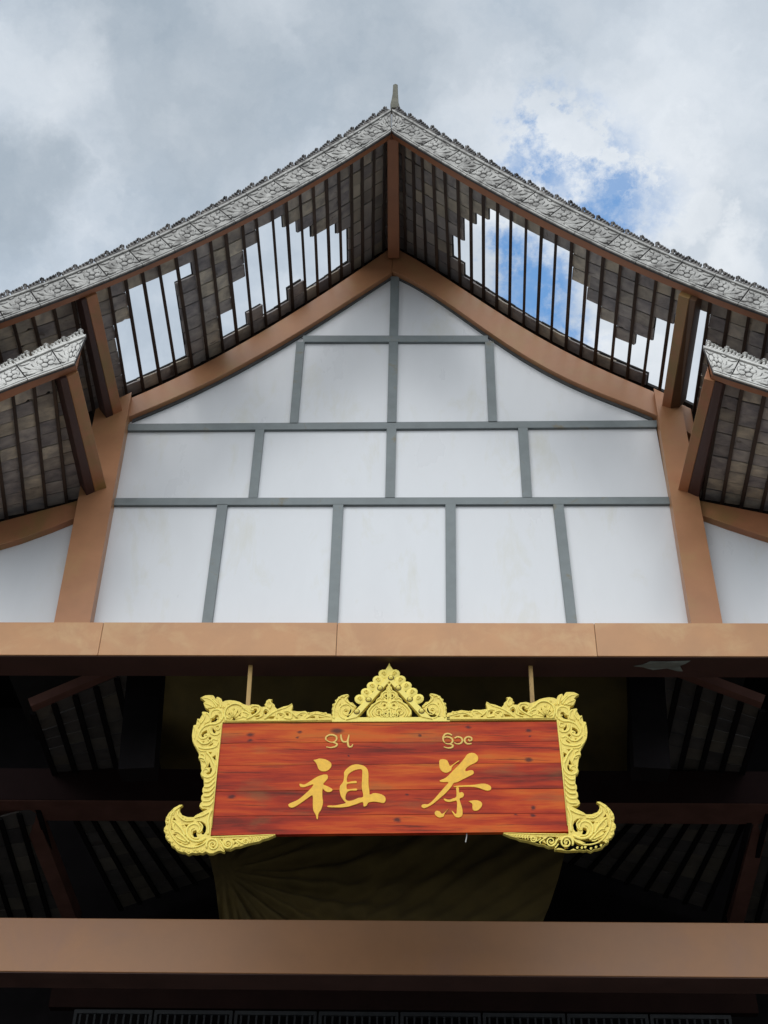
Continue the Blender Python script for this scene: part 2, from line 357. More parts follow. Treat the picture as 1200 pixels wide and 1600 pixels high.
panel([(1024, H2-3), (770.5, H2-2), (765, H1)]+under(767, 1022, 12))
panel([(395, H3), (176, H3+1), (200, H2+2.2), (406, H2)])
panel([(Xc(783), H3-.5), (395.5, H3), (406.5, H2), (Xc(665), H2)])
panel([(824, H3-1), (Xc(783)+.3, H3-.5), (Xc(665)+.3, H2), (816.5, H2-1)])
panel([(1045, H3-2), (824.5, H3-1), (817, H2-1), (1024, H2-2.5)])
def col5(a, b): panel([(b[1], BT), (a[1], BT), (a[0], H3), (b[0], H3-.5)])
v3 = [(176, 136), (347.5, 323), (528.5, 519.5), (704, 705), (872.5, 894), (1045, 1083)]
for a, b in zip(v3, v3[1:]): col5((a[0]+.3, a[1]+.3), b)
def strip(a, b, wpx, vertical, Yf=YW-.03, name='wall_strip'):
    (x0, y0), (x1, y1) = a, b; h = wpx/2
    if vertical: q = [(x0-h, y0), (x0+h, y0), (x1+h, y1), (x1-h, y1)]
    else: q = [(x0, y0-h), (x1, y1-h), (x1, y1+h), (x0, y0+h)]
    m = MB(); m.prism(trap(q, Yf), Yf, YW-.0005); return m.build(name, M['strip'], hall, bevel=.003)
strip((617, 432), (Xc(524), 524.2), 12.5, True)
strip((474, H1), (762, H1), 9, False)
strip((Xc(533.6), 533.8), (Xc(660), 660.2), 13.5, True)
strip((469.5, 534), (459, 661.2), 12, True); strip((764.5, 533.8), (770, 659.2), 12.5, True)
strip((200, H2+2.3), (1026, H2-3.3), 9.5, False)
strip((406, 671.5), (395, 777.8), 13, True); strip((Xc(670), 670), (Xc(778), 777.7), 14, True); strip((817, 668.3), (824, 777), 14, True)
strip((176, H3+.5), (1047, H3-1.3), 10, False)
for (a, b) in v3[1:-1]: strip((a, 788.2), (b, 975), 15, True)
# dark trim along the rake, rake beams, back of the wall
def band(name, f0, f1, xs, Y, y0, y1, m, Yb=None, bev=0):
    top = [xz(at(x, f0(x), Y)) for x in xs]; bz_ = [at(x, f1(x), Yb or Y) for x in xs]; bot = [(t[0], p.z) for t, p in zip(top, bz_)]
    b = MB(); n = len(xs)
    v = [(x, y0, z) for x, z in top]+[(x, y0, z) for x, z in bot]+[(x, y1, z) for x, z in top]+[(x, y1, z) for x, z in bot]
    f = [(0, n, 3*n, 2*n), (n-1, 3*n-1, 4*n-1, 2*n-1)]
    for i in range(n-1): f += [(i, i+1, n+i+1, n+i), (2*n+i, 3*n+i, 3*n+i+1, 2*n+i+1), (i, 2*n+i, 2*n+i+1, i+1), (n+i, n+i+1, 3*n+i+1, 3*n+i)]
    b.add(v, f); return b.build(name, M[m], hall, bevel=bev)
band('rake_trim', lambda x: RB_L(x)-1, lambda x: RB_L(x)+4, lin(207, 610.8, 30), YW-.02, YW-.02, YW-.0006, 'trim')
band('rake_trim', lambda x: RB_R(x)-1, lambda x: RB_R(x)+4, lin(623.5, 1019, 30), YW-.02, YW-.02, YW-.0006, 'trim')
band('rake_beam', RT_L, RB_L, lin(150, 613, 36), YR, YR, YR+.14, 'post', YR+.035, bev=.006)
band('rake_beam', RT_R, RB_R, lin(613.3, 1080, 36), YR, YR, YR+.14, 'post', YR+.035, bev=.006)
# backing wall
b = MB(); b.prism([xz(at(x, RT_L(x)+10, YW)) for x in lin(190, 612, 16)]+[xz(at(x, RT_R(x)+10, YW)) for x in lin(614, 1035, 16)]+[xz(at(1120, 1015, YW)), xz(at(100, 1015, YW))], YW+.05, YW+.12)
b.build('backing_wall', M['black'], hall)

# posts of the gable --------------------------------------------
def post(q):
    m = MB(); m.prism(trap(q, YP), YP, YW+.06); return m.build('gable_post', M['post'], hall, bevel=.006)
post([(83, 985), (137, 985), (204.5, 614), (150, 640)])
post([(1083, 985), (1130, 985), (1063, 627), (1022.5, 608)])

# tie beam in cladding sheets -----------------------------------
zt, zb = at(600, 973, YB).z, at(600, 1024.5, YB).z
core = MB(); core.box((-6.4, YB+.012, zb+.012), (6.4, YB+.27, zt-.012)); tb = core.build('tie_beam', M['trim'], hall)
xs = [-6.4]+[at(x, 1000, YB).x for x in (157, 526, 931)]+[6.4]
for i in range(4):
    m = MB(); m.box((xs[i]+.0015, YB+random.uniform(-.002, .002), zb), (xs[i+1]-.0015, YB+.28, zt)); m.build('cladding_sheet', M['brown'], tb, bevel=.004)
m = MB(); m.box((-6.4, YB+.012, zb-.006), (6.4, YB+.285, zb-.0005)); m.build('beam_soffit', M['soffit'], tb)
def under_pt(px, py, z):
    v = ray(px, py); return EYE+v*((z-EYE.z)/v.z)
pts = [under_pt(x, y, zb-.009) for x, y in ((990, 1041), (1004, 1038), (1016, 1033.5), (1040, 1033), (1079, 1032.5), (1070, 1036), (1062, 1038.5), (1066, 1044), (1058, 1045.5), (1042, 1043.5), (1020, 1045), (1006, 1042.5))]
m = MB(); n = len(pts); dz = [0, .004, .0, .006, 0, .01, .012, .03, .02, .006, .012, .003]
m.add([p-Vector((0, 0, d)) for p, d in zip(pts, dz)]+[p-Vector((0, 0, d-.002)) for p, d in zip(pts, dz)], [tuple(range(n)), tuple(range(2*n-1, n-1, -1))]+[(i, (i+1) % n, n+(i+1) % n, n+i) for i in range(n)])
m.build('peeling_film', M['peel'], tb)

# lower beam, set back under the roof ---------------------------
YL = 11.0
zt2, zb2 = at(600, 1438, YL).z, at(600, 1522.5, YL).z
m = MB(); m.box((-7, YL, zb2), (7, YL+.34, zt2)); lb = m.build('lower_beam', M['beam2'], hall, bevel=.006)
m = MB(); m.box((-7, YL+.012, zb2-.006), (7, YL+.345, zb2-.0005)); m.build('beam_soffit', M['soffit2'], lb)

# side bays: panel, rake and lower roofs -------------------------
LT_L = curve([(131.6, 779), (60, 799), (0, 815)]); LB_L = curve([(122.6, 815), (60, 841), (0, 860)])
LT_R = curve([(1089, 781), (1145, 792), (1200, 803)]); LB_R = curve([(1096.5, 812), (1145, 830), (1200, 848)])
band('rake_beam', LT_L, LB_L, lin(-380, 134, 12), YR, YR, YR+.14, 'brown_dark', YR+.05, bev=.005)
band('rake_beam', LT_R, LB_R, lin(1086, 1560, 12), YR, YR, YR+.14, 'brown_dark', YR+.05, bev=.005)
m = MB(); m.prism(trap([(100, 985), (-380, 985), (-380, LB_L(-380)-6), (0, LB_L(0)-6), (125, LB_L(125)-6)], YW), YW, YW+.04); m.build('wall_panel', M['panel'], hall)
m = MB(); m.prism(trap([(1560, 985), (1110, 985), (1092, LB_R(1092)-6), (1200, LB_R(1200)-6), (1560, LB_R(1560)-6)], YW), YW, YW+.04); m.build('wall_panel', M['panel'], hall)

# ------------------------------------------------------------------ roofs
def tile_variants(mt, k=7):
    out = []
    for i in range(k):
        r = random.Random(i*13+5); m = MB(); j = lambda a=.02: r.uniform(-a, a)
        t = [(-.5+j(), -.5+j(.02)), (-.15, -.5+j()), (.2, -.5+j()), (.5+j(), -.5+j(.02)), (.5+j(), .5+j(.02)), (.15, .5+j()), (-.5+j(), .5+j(.02))]
        if i == k-1: t = [(-.5, -.5), (.1, -.5), (.22, -.38), (.5, -.42), (.5, .5), (-.1, .5), (-.22, .42), (-.5, .5)]
        n = len(t); m.add([(x, y, j(.04)) for x, y in t]+[(x, y, 1) for x, y in t], [tuple(range(n-1, -1, -1)), tuple(range(n, 2*n))]+[(a, (a+1) % n, n+(a+1) % n, n+a) for a in range(n)])
        out.append(m.mesh('roof_tile', mt))
    return out
TV = tile_variants(M['tile'])
count = [0]; ALLT = []
def slope(label, front, wall, fcurve, wcurve, N, holes, sgn, back=13.5, keep=lambda k: True, Ywall=8.96):
    """front, wall: survey x of each batten at the verge and at the wall; sgn: +1 if the downhill side is +x"""
    F = [at(x, fcurve(x), YI+.11) for x in front]; Wp = [at(x, wcurve(x), YR+.10) for x in wall]
    up = MB()
    # the same slope behind the gable wall, seen only from inside
    for a, b in zip(Wp, Wp[1:]):
        hh = Vector((0, 0, .06)); e = Vector((0, back-YR, 0))
        up.hexa([a+hh, b+hh, b+e+hh, a+e+hh, a+hh*1.6, b+hh*1.6, b+e+hh*1.6, a+e+hh*1.6])
    items = []
    for k in range(len(F)-1):
        hs = holes.get(k, ()); f0, f1, w0, w1 = F[k], F[k+1], Wp[k], Wp[k+1]
        for i in range(N):
            t0, t1 = (i/N if i else -.07), (i+1)/N
            a0, a1 = f0.lerp(w0, t0), f1.lerp(w1, t0); b0, b1 = f0.lerp(w0, t1), f1.lerp(w1, t1)
            cx = (a1+b1-a0-b0)/2; cy = (b0+b1-a0-a1)/2; c = (a0+a1+b0+b1)/4
            nrm = cx.cross(cy).normalized();  nrm = nrm if nrm.z > 0 else -nrm
            if i in hs: continue
            down = cx*sgn
            xa = cx*1.10+nrm*(.012*sgn)
            jit = random.uniform(-.004, .004)
            s_ = .93
            mt = Matrix(((xa.x, cy.x*s_, nrm.x*.014, 0), (xa.y, cy.y*s_, nrm.y*.014, 0), (xa.z, cy.z*s_, nrm.z*.014, 0), (0, 0, 0, 1)))
            mt.translation = c+nrm*(.026+jit)+down.normalized()*(.012+random.uniform(-.004, .006))
            items.append(mt)
            # the second course lying half a tile over it
            c2 = c+nrm*.046+down.normalized()*.018+cy*random.uniform(-.04, .04)
            q = [c2-cx*.54-cy*.5, c2+cx*.54-cy*.5, c2+cx*.54+cy*.52, c2-cx*.54+cy*.52]
            up.hexa(q+[p+nrm*.014 for p in q])
    o = up.build('roof_slope', M['tile_up'], hall); o['label'] = label
    for mt in items:
        me = random.choice(TV[:-1]) if random.random() > .06 else TV[-1]
        ALLT.append((me, mt, o)); count[0] += 1
    ww = .029
    for a, b in zip(F, Wp):
        m = MB(); e = (b-a).normalized()*.03; j = Vector((random.uniform(-.006, .006), 0, 0))
        m.bar(a-e*3.2+j, b+e, ww*random.uniform(.85, 1.15), .016); m.build('batten', M['timber'], o)
    return o
fl = [169, 195, 223, 248, 275, 303, 329, 352, 378, 401, 424.5, 447, 468, 490, 510, 530, 548.5, 566, 584, 601, 614]
wlx = [199, 224.5, 251, 276, 301, 325, 349, 371.5, 395, 416.6, 438, 458, 478.5, 497, 516, 534, 551, 567, 583, 599, 613.5]
pre_f = [-12, 20, 51, 84, 113, 141]; pre_w = [35, 64, 93, 121, 147, 173]
R = lambda a, b: set(range(a, b+1))
hl = {0: R(3, 7), 1: R(1, 7), 2: R(1, 7), 3: R(1, 7), 4: {1}, 6: {6, 7}, 7: R(4, 7), 8: R(2, 6), 9: R(1, 7), 10: R(1, 7), 11: R(2, 6), 12: R(3, 7), 13: R(4, 7), 14: R(4, 7), 15: R(5, 7)}
slope('left slope of the upper roof, missing many tiles', (pre_f+fl)[::-1], (pre_w+wlx)[::-1], C_L, RT_L, 9, {len(pre_f+fl)-2-(k+6): v for k, v in hl.items()}, 1)
fr = [612.5, 630.5, 645, 658.5, 677, 695, 715, 735, 756, 777.5, 799, 823, 846, 870, 894, 919, 943, 969.5, 997, 1025, 1053, 1081, 1110, 1139, 1171, 1200, 1232]
wr = [613.8, 634, 649, 665.5, 683, 702, 719, 737, 755.6, 776, 796, 818, 839, 861, 884, 907, 929, 954.5, 979.5, 1004, 1030, 1056, 1085, 1112, 1141, 1168, 1197]
hr = {4: R(5, 6), 5: R(3, 7), 6: R(2, 7), 7: R(1, 7), 8: R(1, 7), 9: R(1, 7), 10: R(1, 7), 11: R(1, 7), 12: R(1, 7), 13: R(3, 7), 14: R(4, 7), 15: R(5, 7), 16: R(6, 7), 17: R(5, 7), 18: R(3, 8), 19: R(2, 8), 20: R(1, 8)}
slope('right slope of the upper roof, open to the sky in the middle', fr, wr, C_R, RT_R, 9, {k+1: v for k, v in hr.items()}, 1)

# lower roofs
FT_L = curve([(139, 520), (54, 554), (0, 578)]); FB_L = curve([(130.5, 560), (60, 588), (0, 611)]); FC_L = curve([(133, 574), (54, 605), (0, 628)])
FT_R = curve([(1094, 538), (1150, 557), (1200, 573)]); FB_R = curve([(1100, 575), (1150, 592), (1200, 608)]); FC_R = curve([(1103, 589), (1150, 606), (1200, 621)])
slope('lower left roof slope', [117, 83, 52, 19, -15, -50, -85, -120], [135, 104, 72, 40, 10, -20, -52, -84], FC_L, LT_L, 10, {}, 1, back=12.5)
slope('lower right roof slope, with chipped tiles', [1112, 1130, 1160, 1195, 1230, 1265, 1300], [1090, 1098, 1128, 1158, 1189, 1220, 1252], FC_R, LT_R, 10, {}, 1, back=12.5)

# the 300 tiles that show largest are parts of their own, the others one joined part
def shown(e):
    d = e[1].translation-EYE; z = d.dot(BF_); px = 600+FPX*d.dot(BR_)/z; py = 800-FPX*d.dot(BU_)/z
    if not (-12 < px < 1212): return 0
    if (px < 140 and 560 < py+px*.42 and py < 620 and e[2].name == 'roof_slope') or (px > 1095 and 535 < py < 625 and e[2].name == 'roof_slope.001'): return .001
    ax, ay = e[1].col[0].to_3d(), e[1].col[1].to_3d(); return abs(ax.cross(ay).dot(d.normalized()))/z**2
ALLT.sort(key=shown, reverse=True)
for me, mt, o in ALLT[:300]: place('roof_tile', me, mt, o)
rest = MB()
for me, mt, o in ALLT[300:]: rest.add([mt @ v.co for v in me.vertices], [tuple(p.vertices) for p in me.polygons])
tag(rest.build('roof_tiles', M['tile'], hall), kind='stuff')

# ridge beam and purlins
def purlin(f0, f1, w0, w1, thick, name, m, Y1=YP+.03, flip=1):
    a, b, c, d = at(*f0, YI+.001), at(*f1, YI+.001), at(*w1, Y1), at(*w0, Y1)
    n = (b-a).cross(c-b).normalized(); n = n if n.z > 0 else -n
    q = MB(); q.hexa([a, b, c, d]+[p+n*thick for p in (a, b, c, d)]); return q.build(name, M[m], hall, bevel=.005)
purlin((605, 218), (622.5, 218), (606, 404), (624, 404), .16, 'ridge_beam', 'verge')
purlin((135, 466), (151.7, 459), (178, 652), (192, 645), .13, 'purlin', 'brown_dark')
purlin((1060, 461), (1077, 467), (1033.5, 637), (1047, 641.5), .13, 'purlin', 'brown_dark')
purlin((104.6, 589), (122.6, 581), (149.6, 772), (167.6, 765.5), .2, 'purlin', 'brown_dark')
purlin((1100, 592), (1117, 596), (1058.5, 769), (1073.5, 773), .2, 'purlin', 'brown_dark')

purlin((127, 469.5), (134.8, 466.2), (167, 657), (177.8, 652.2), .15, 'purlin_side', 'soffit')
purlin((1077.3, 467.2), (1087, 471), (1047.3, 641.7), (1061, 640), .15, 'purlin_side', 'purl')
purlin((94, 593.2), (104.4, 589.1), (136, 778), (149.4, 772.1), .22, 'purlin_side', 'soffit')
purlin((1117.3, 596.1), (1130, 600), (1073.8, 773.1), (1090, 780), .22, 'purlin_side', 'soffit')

# ------------------------------------------------------------------ verge boards with relief panels and crests
PW, PH = .31, .245
def relief_mesh():
    """one cement panel, local x along the slope (0..1), z up (0..1), front at -y; leaves left, flower right"""
    m = MB(); r = random.Random(3)
    sx, sz = PW, PH
    def P(u, v, d): return Vector((u*sx, -d, v*sz))
    def plate(pts, d0, d1, mi):
        n = len(pts); c = (sum(p[0] for p in pts)/n, sum(p[1] for p in pts)/n)
        inn = [(c[0]+(x-c[0])*.82, c[1]+(y-c[1])*.82) for x, y in pts]
        vs = [P(x, y, d0) for x, y in pts]+[P(x, y, d0+(d1-d0)*.7) for x, y in pts]+[P(x, y, d1) for x, y in inn]+[P(*c, d1+.002)]
        f = [(i, (i+1) % n, n+(i+1) % n, n+i) for i in range(n)]+[(n+i, n+(i+1) % n, 2*n+(i+1) % n, 2*n+i) for i in range(n)]+[(2*n+i, 2*n+(i+1) % n, 3*n) for i in range(n)]
        m.add(vs, f, mi)
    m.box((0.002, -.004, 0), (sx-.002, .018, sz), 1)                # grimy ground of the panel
    plate([(.02, .16), (.98, .16), (.98, .90), (.02, .90)], .0, .010, 0)  # background face
    def grown(p, k):
        c = (sum(a for a, _ in p)/len(p), sum(b for _, b in p)/len(p)); return [(c[0]+(a-c[0])*k+(0.012 if a > c[0] else -.012), c[1]+(b-c[1])*k+(.015 if b > c[1] else -.015)) for a, b in p]
    def elem(p, lift=0):
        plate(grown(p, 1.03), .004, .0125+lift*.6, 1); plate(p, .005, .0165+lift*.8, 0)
    def leaf(x, y, a, L, w, lift=0):
        a = math.radians(a); dx, dy = math.cos(a), math.sin(a)
        pr = [(0, 0), (.25, .75), (.55, 1), (.8, .6), (1, 0), (.8, -.6), (.55, -1), (.25, -.75)]
        elem([(x+(t*L*dx-s*w*dy)*1, y+(t*L*dy+s*w*dx)*sx/sz) for t, s in pr], lift)
    for a, L, w in ((176, .44, .045), (156, .50, .055), (134, .50, .055), (110, .40, .05), (88, .30, .04), (198, .34, .035)): leaf(.47, .20, a, L, w, .001+.002*(int(a) % 3))
    fx_, fy_ = .70, .55
    for i in range(5):
        a = 72*i+90; ra = math.radians(a); c = (fx_+.155*math.cos(ra), fy_+.150*math.sin(ra)*sx/sz)
        elem([(c[0]+(.078*math.cos(t)*math.cos(ra)-.088*math.sin(t)*math.sin(ra)), c[1]+(.078*math.cos(t)*math.sin(ra)+.088*math.sin(t)*math.cos(ra))*sx/sz) for t in [2*math.pi*q/9 for q in range(9)]], .002+.001*(i % 2))
    elem([(fx_+.072*math.cos(t), fy_+.072*math.sin(t)*sx/sz) for t in [2*math.pi*i/10 for i in range(10)]], .011)
    for x, y, a, L, w in ((.96, .84, 205, .17, .04), (.97, .22, 140, .2, .04), (.05, .84, -15, .26, .035), (.94, .62, 250, .2, .03), (.04, .30, 5, .2, .035), (.36, .86, 5, .16, .03)): leaf(x, y, a, L, w)
    for v0, v1, d in ((.0, .055, .016), (.075, .125, .020), (.925, 1.0, .022)):
        m.box((0.003, -d, v0*sz), (sx-.003, -.003, v1*sz), 0)
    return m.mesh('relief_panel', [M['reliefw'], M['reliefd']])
def crest_mesh(mt, seed=1):
    """a scroll of cement lobes rising towards the uphill end"""
    m = MB(); s = PW/2; r = random.Random(seed)
    L = [(.02, .020, .012, .020), (-.01, .042, .009, .009), (.10, .048, .008, .008)]
    for q, top in enumerate((.040, .048, .052)):
        xx = .20+q*.22; L += [(xx, .018, .0165, .024), (xx, top, .0125, .015), (xx-.06, top+.014, .0075, .0075), (xx+.07, top+.012, .008, .0075)]
    L += [(.84, .030, .013, .026), (.90, .056, .012, .014), (.93, .078, .0115, .0105), (1.0, .066, .008, .008), (.84, .080, .0075, .0075)]
    for x, z, rx, rz in L:
        c = Vector((x*s*.93+.006, 0, z+r.uniform(-.003, .003))); m.dome(c, rz, .020, 7, 0, sx=rx/rz, rings=1); m.dome(c, rz, .02, 7, 0, ay=(0, 1, 0), sx=rx/rz, rings=1)
    m.box((.006, -.012, -.012), (s*.90, .014, .020))
    return m.mesh('crest_ornament', mt)
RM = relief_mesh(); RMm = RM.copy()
CMS = [crest_mesh(M['crest'], k) for k in (1, 2)]+[crest_mesh(M['reliefc'], 3)]; CMMS = [c.copy() for c in CMS]
for me, w in [(RMm, PW)]+[(c, PW/2) for c in CMMS]:
    for v in me.vertices: v.co.x = w-v.co.x
    me.flip_normals()
def verge(fT, fB, fC, x0, x1, mirror, label, white=False):
    """from the upper end x0 to the lower end x1 (survey x)"""
    xs = lin(x0, x1, 40); n = len(xs)
    top = [at(x, fT(x), YF) for x in xs]; bot = [at(x, fC(x), YI) for x in xs]
    relb = [at(x, fB(x), YF) for x in xs]
    v = [(p.x, YV, p.z-.012) for p in top]+[(q.x if False else p.x, YV, bz) for p, bz in zip(top, [None]*n)] if False else None
    fz = sorted([(p.x, p.z) for p in bot]); gz = curve(fz)
    tz = curve(sorted([(p.x, p.z) for p in top])); rz = curve(sorted([(p.x, p.z) for p in relb]))
    X = lin(top[0].x, top[-1].x, 36); n = len(X); b = MB(); s0 = 1 if X[-1] > X[0] else -1
    if white: X[0] += s0*.012
    vs = [(x, YV, tz(x)-.01) for x in X]+[(x, YV, gz(x)) for x in X]+[(x, YI, tz(x)-.01) for x in X]+[(x, YI, gz(x)) for x in X]
    f = [(0, n, 3*n, 2*n), (n-1, 3*n-1, 4*n-1, 2*n-1)]
    for i in range(n-1): f += [(i, i+1, n+i+1, n+i), (2*n+i, 3*n+i, 3*n+i+1, 2*n+i+1), (i, 2*n+i, 2*n+i+1, i+1), (n+i, n+i+1, 3*n+i+1, 3*n+i)]
    if white: vs = [(vx+(s0*.05 if i % n == 0 else 0), vy, vz) for i, (vx, vy, vz) in enumerate(vs)]
    b.add(vs, f); o = b.build('verge_board', M['verge'], hall); o['label'] = label
    # march along the top line placing panels and crests
    s = 1 if X[-1] > X[0] else -1; x = X[0]
    def step(x, L):
        y = x
        for _ in range(2000):
            y += s*.001
            if math.hypot(y-x, tz(y)-tz(x)) >= L: break
        return y
    def joint(x):
        t = Vector((1, 0, (tz(x+.02)-tz(x-.02))/.04)).normalized(); nn = Vector((-t.z, 0, t.x)); h = (tz(x)-rz(x))*t.x
        top_ = Vector((x, 0, tz(x))); return top_-nn*h, top_
    src = RMm if mirror else RM; k = 0
    J = [joint(x)]
    if abs(x) < .3: J[0] = (Vector((x, 0, rz(x))), Vector((x, 0, tz(x))))
    if white: J[0] = (Vector((x+s*.045, 0, rz(x+s*.045))), Vector((x, 0, tz(x))))
    while (X[-1]-x)*s > .02 and k < 30:
        x2 = step(x, PW); J.append(joint(x2)); (b0, t0), (b1, t1) = (J[-2], J[-1]) if s > 0 else (J[-1], J[-2])
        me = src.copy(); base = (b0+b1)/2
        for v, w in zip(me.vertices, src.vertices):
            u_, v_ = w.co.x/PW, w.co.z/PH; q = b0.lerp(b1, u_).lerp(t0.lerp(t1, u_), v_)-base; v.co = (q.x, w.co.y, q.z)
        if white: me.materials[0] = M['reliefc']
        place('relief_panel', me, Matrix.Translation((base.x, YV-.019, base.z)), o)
        ux = (t1-t0)/PW; uz = Vector((-ux.z, 0, ux.x)).normalized()
        for h in range(2):
            ca = t0.lerp(t1, h*.5+random.uniform(-.02, .02)); sc = random.uniform(.9, 1.1)
            mt = Matrix(((ux.x, 0, uz.x*sc, ca.x), (0, 1, 0, YV-.02+random.uniform(-.004, .004)), (ux.z, 0, uz.z*sc, ca.z+.003), (0, 0, 0, 1)))
            place('crest_ornament', (CMMS if mirror else CMS)[2 if white else (h+k) % 2], mt, o)
        x = x2; k += 1
    return o
verge(T_L, B_L, C_L, 611.5, -110, False, 'left verge board of the upper roof')
verge(T_R, B_R, C_R, 612.5, 1320, True, 'right verge board of the upper roof')
verge(FT_L, FB_L, FC_L, 137, -330, False, 'verge board of the lower left roof, its relief cleaner and whiter', True)
verge(FT_R, FB_R, FC_R, 1096, 1520, True, 'verge board of the lower right roof, its relief cleaner and whiter', True)
# finial
p = [(611.5, 172), (610, 166), (612, 158), (613.5, 150), (614.2, 136), (618, 134.5), (621.5, 136), (622, 150), (622.8, 163), (625, 172)]
m = fillmesh([[xz(at(x, y, YV)) for x, y in p]], YV-.03, YV+.05, .008); m.build('finial', M['finial'], hall)

# ------------------------------------------------------------------ inside the hall
YC = 12.0
za, zb_, = at(600, 1203, YC).z, at(600, 1252, YC).z
m = MB(); m.box((-7.2, YC, zb_), (7.2, YC+.42, za)); cb = m.build('cross_beam', M['blackish'], hall)
m = MB(); m.box((-7.2, YC+.01, zb_-.006), (7.2, YC+.43, zb_-.0005)); m.build('beam_soffit', M['inner2'], cb)  # reddish bounce light on the underside put into its colour
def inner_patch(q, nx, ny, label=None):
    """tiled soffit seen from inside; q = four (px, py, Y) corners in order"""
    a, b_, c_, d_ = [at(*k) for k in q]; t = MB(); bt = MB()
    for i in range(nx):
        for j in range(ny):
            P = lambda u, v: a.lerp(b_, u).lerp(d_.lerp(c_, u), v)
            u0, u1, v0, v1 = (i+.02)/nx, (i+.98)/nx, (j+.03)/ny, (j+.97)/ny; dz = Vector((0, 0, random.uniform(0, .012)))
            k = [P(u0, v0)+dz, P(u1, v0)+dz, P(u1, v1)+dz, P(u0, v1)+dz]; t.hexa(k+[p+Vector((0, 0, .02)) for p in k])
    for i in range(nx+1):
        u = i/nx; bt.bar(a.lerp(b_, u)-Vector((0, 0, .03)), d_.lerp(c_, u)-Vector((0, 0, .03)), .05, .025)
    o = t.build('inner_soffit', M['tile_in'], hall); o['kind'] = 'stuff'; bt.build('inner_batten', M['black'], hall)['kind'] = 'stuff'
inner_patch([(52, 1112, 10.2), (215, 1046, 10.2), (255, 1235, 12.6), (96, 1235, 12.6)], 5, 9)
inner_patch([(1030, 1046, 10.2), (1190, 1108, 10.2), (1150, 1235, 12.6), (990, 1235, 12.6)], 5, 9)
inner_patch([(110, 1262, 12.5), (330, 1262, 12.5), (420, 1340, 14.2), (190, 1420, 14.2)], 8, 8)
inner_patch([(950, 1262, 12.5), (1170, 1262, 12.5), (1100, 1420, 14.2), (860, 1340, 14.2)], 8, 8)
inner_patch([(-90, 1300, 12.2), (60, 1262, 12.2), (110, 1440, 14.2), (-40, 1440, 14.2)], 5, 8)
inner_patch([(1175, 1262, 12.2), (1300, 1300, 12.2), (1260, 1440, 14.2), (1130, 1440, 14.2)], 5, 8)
def inner_bar(p, q, w, h, m_='inner'):
    m = MB(); m.bar(at(*p), at(*q), w, h); m.build('inner_rafter', M[m_], hall)
inner_bar((50, 1108, 10.15), (182, 1052, 10.15), .09, .09, 'inner2'); inner_bar((1190, 1103, 10.15), (1052, 1051, 10.15), .09, .09, 'inner2')
inner_bar((40, 1262, 12.2), (112, 1445, 14), .16, .16, 'inner2'); inner_bar((1197, 1262, 12.2), (1150, 1445, 14), .16, .16, 'inner2')
inner_bar((205, 1030, 10.0), (188, 1212, 10.0), .22, .3, 'black'); inner_bar((1033, 1030, 10.0), (1045, 1212, 10.0), .22, .3, 'black')
for x0 in (215, 1015):
    m = MB(); a, b_ = at(x0, 1060, 12.7), at(x0, 1440, 12.7); m.box((a.x-.12, 12.45, za-.2), (a.x+.12, 12.7, 10.5)); m.build('inner_post', M['inner'], hall)
# inner enclosure: rear wall with lattice, side walls and ceiling added to keep the inside dark
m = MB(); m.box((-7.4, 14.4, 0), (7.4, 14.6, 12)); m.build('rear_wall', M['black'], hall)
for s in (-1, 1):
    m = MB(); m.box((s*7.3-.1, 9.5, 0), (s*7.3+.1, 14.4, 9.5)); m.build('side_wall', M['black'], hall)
m = MB(); m.box((-7.4, 9.14, 10.6), (7.4, 14.4, 10.7)); m.build('sky_block_ceiling', M['black'], hall)  # unseen ceiling, added to block sky light
for s in (-1, 1):
    m = MB(); m.box((s*6.2-.2, 8.78, 0), (s*6.2+.2, 9.02, zb)); m.build('column', M['brown'], hall, bevel=.01)
    m = MB(); m.box((s*6.2-.18, 11.02, 0), (s*6.2+.18, 11.3, zb2)); m.build('column', M['brown'], hall, bevel=.01)
YS = 13.0
zs1, zs0 = at(600, 1578, YS).z, at(600, 1700, YS).z
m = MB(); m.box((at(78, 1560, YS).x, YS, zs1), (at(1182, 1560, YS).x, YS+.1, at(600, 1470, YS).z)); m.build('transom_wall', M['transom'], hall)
fx = [at(x, 1590, YS).x for x in (112, 238, 364, 496, 624, 753, 885, 1015, 1145)]
m = MB()
for a, b_ in zip(fx, fx[1:]):
    m.box((a+.01, YS+.02, zs1-.05), (b_-.01, YS+.06, zs1-.012)); m.box((a+.01, YS+.02, zs0), (b_-.01, YS+.06, zs0+.05))
    m.box((a+.01, YS+.02, zs0+.0505), (a+.04, YS+.06, zs1-.0505)); m.box((b_-.04, YS+.02, zs0+.0505), (b_-.01, YS+.06, zs1-.0505))
lat = m.build('lattice_window', M['lattice'], hall)
for a, b_ in zip(fx, fx[1:]):
    for k in range(1, 11):
        x = a+(b_-a)*k/11; q = MB(); q.box((x-.009, YS+.03, zs0+.051), (x+.009, YS+.05, zs1-.051)); q.build('lattice_bar', M['lattice'], lat)

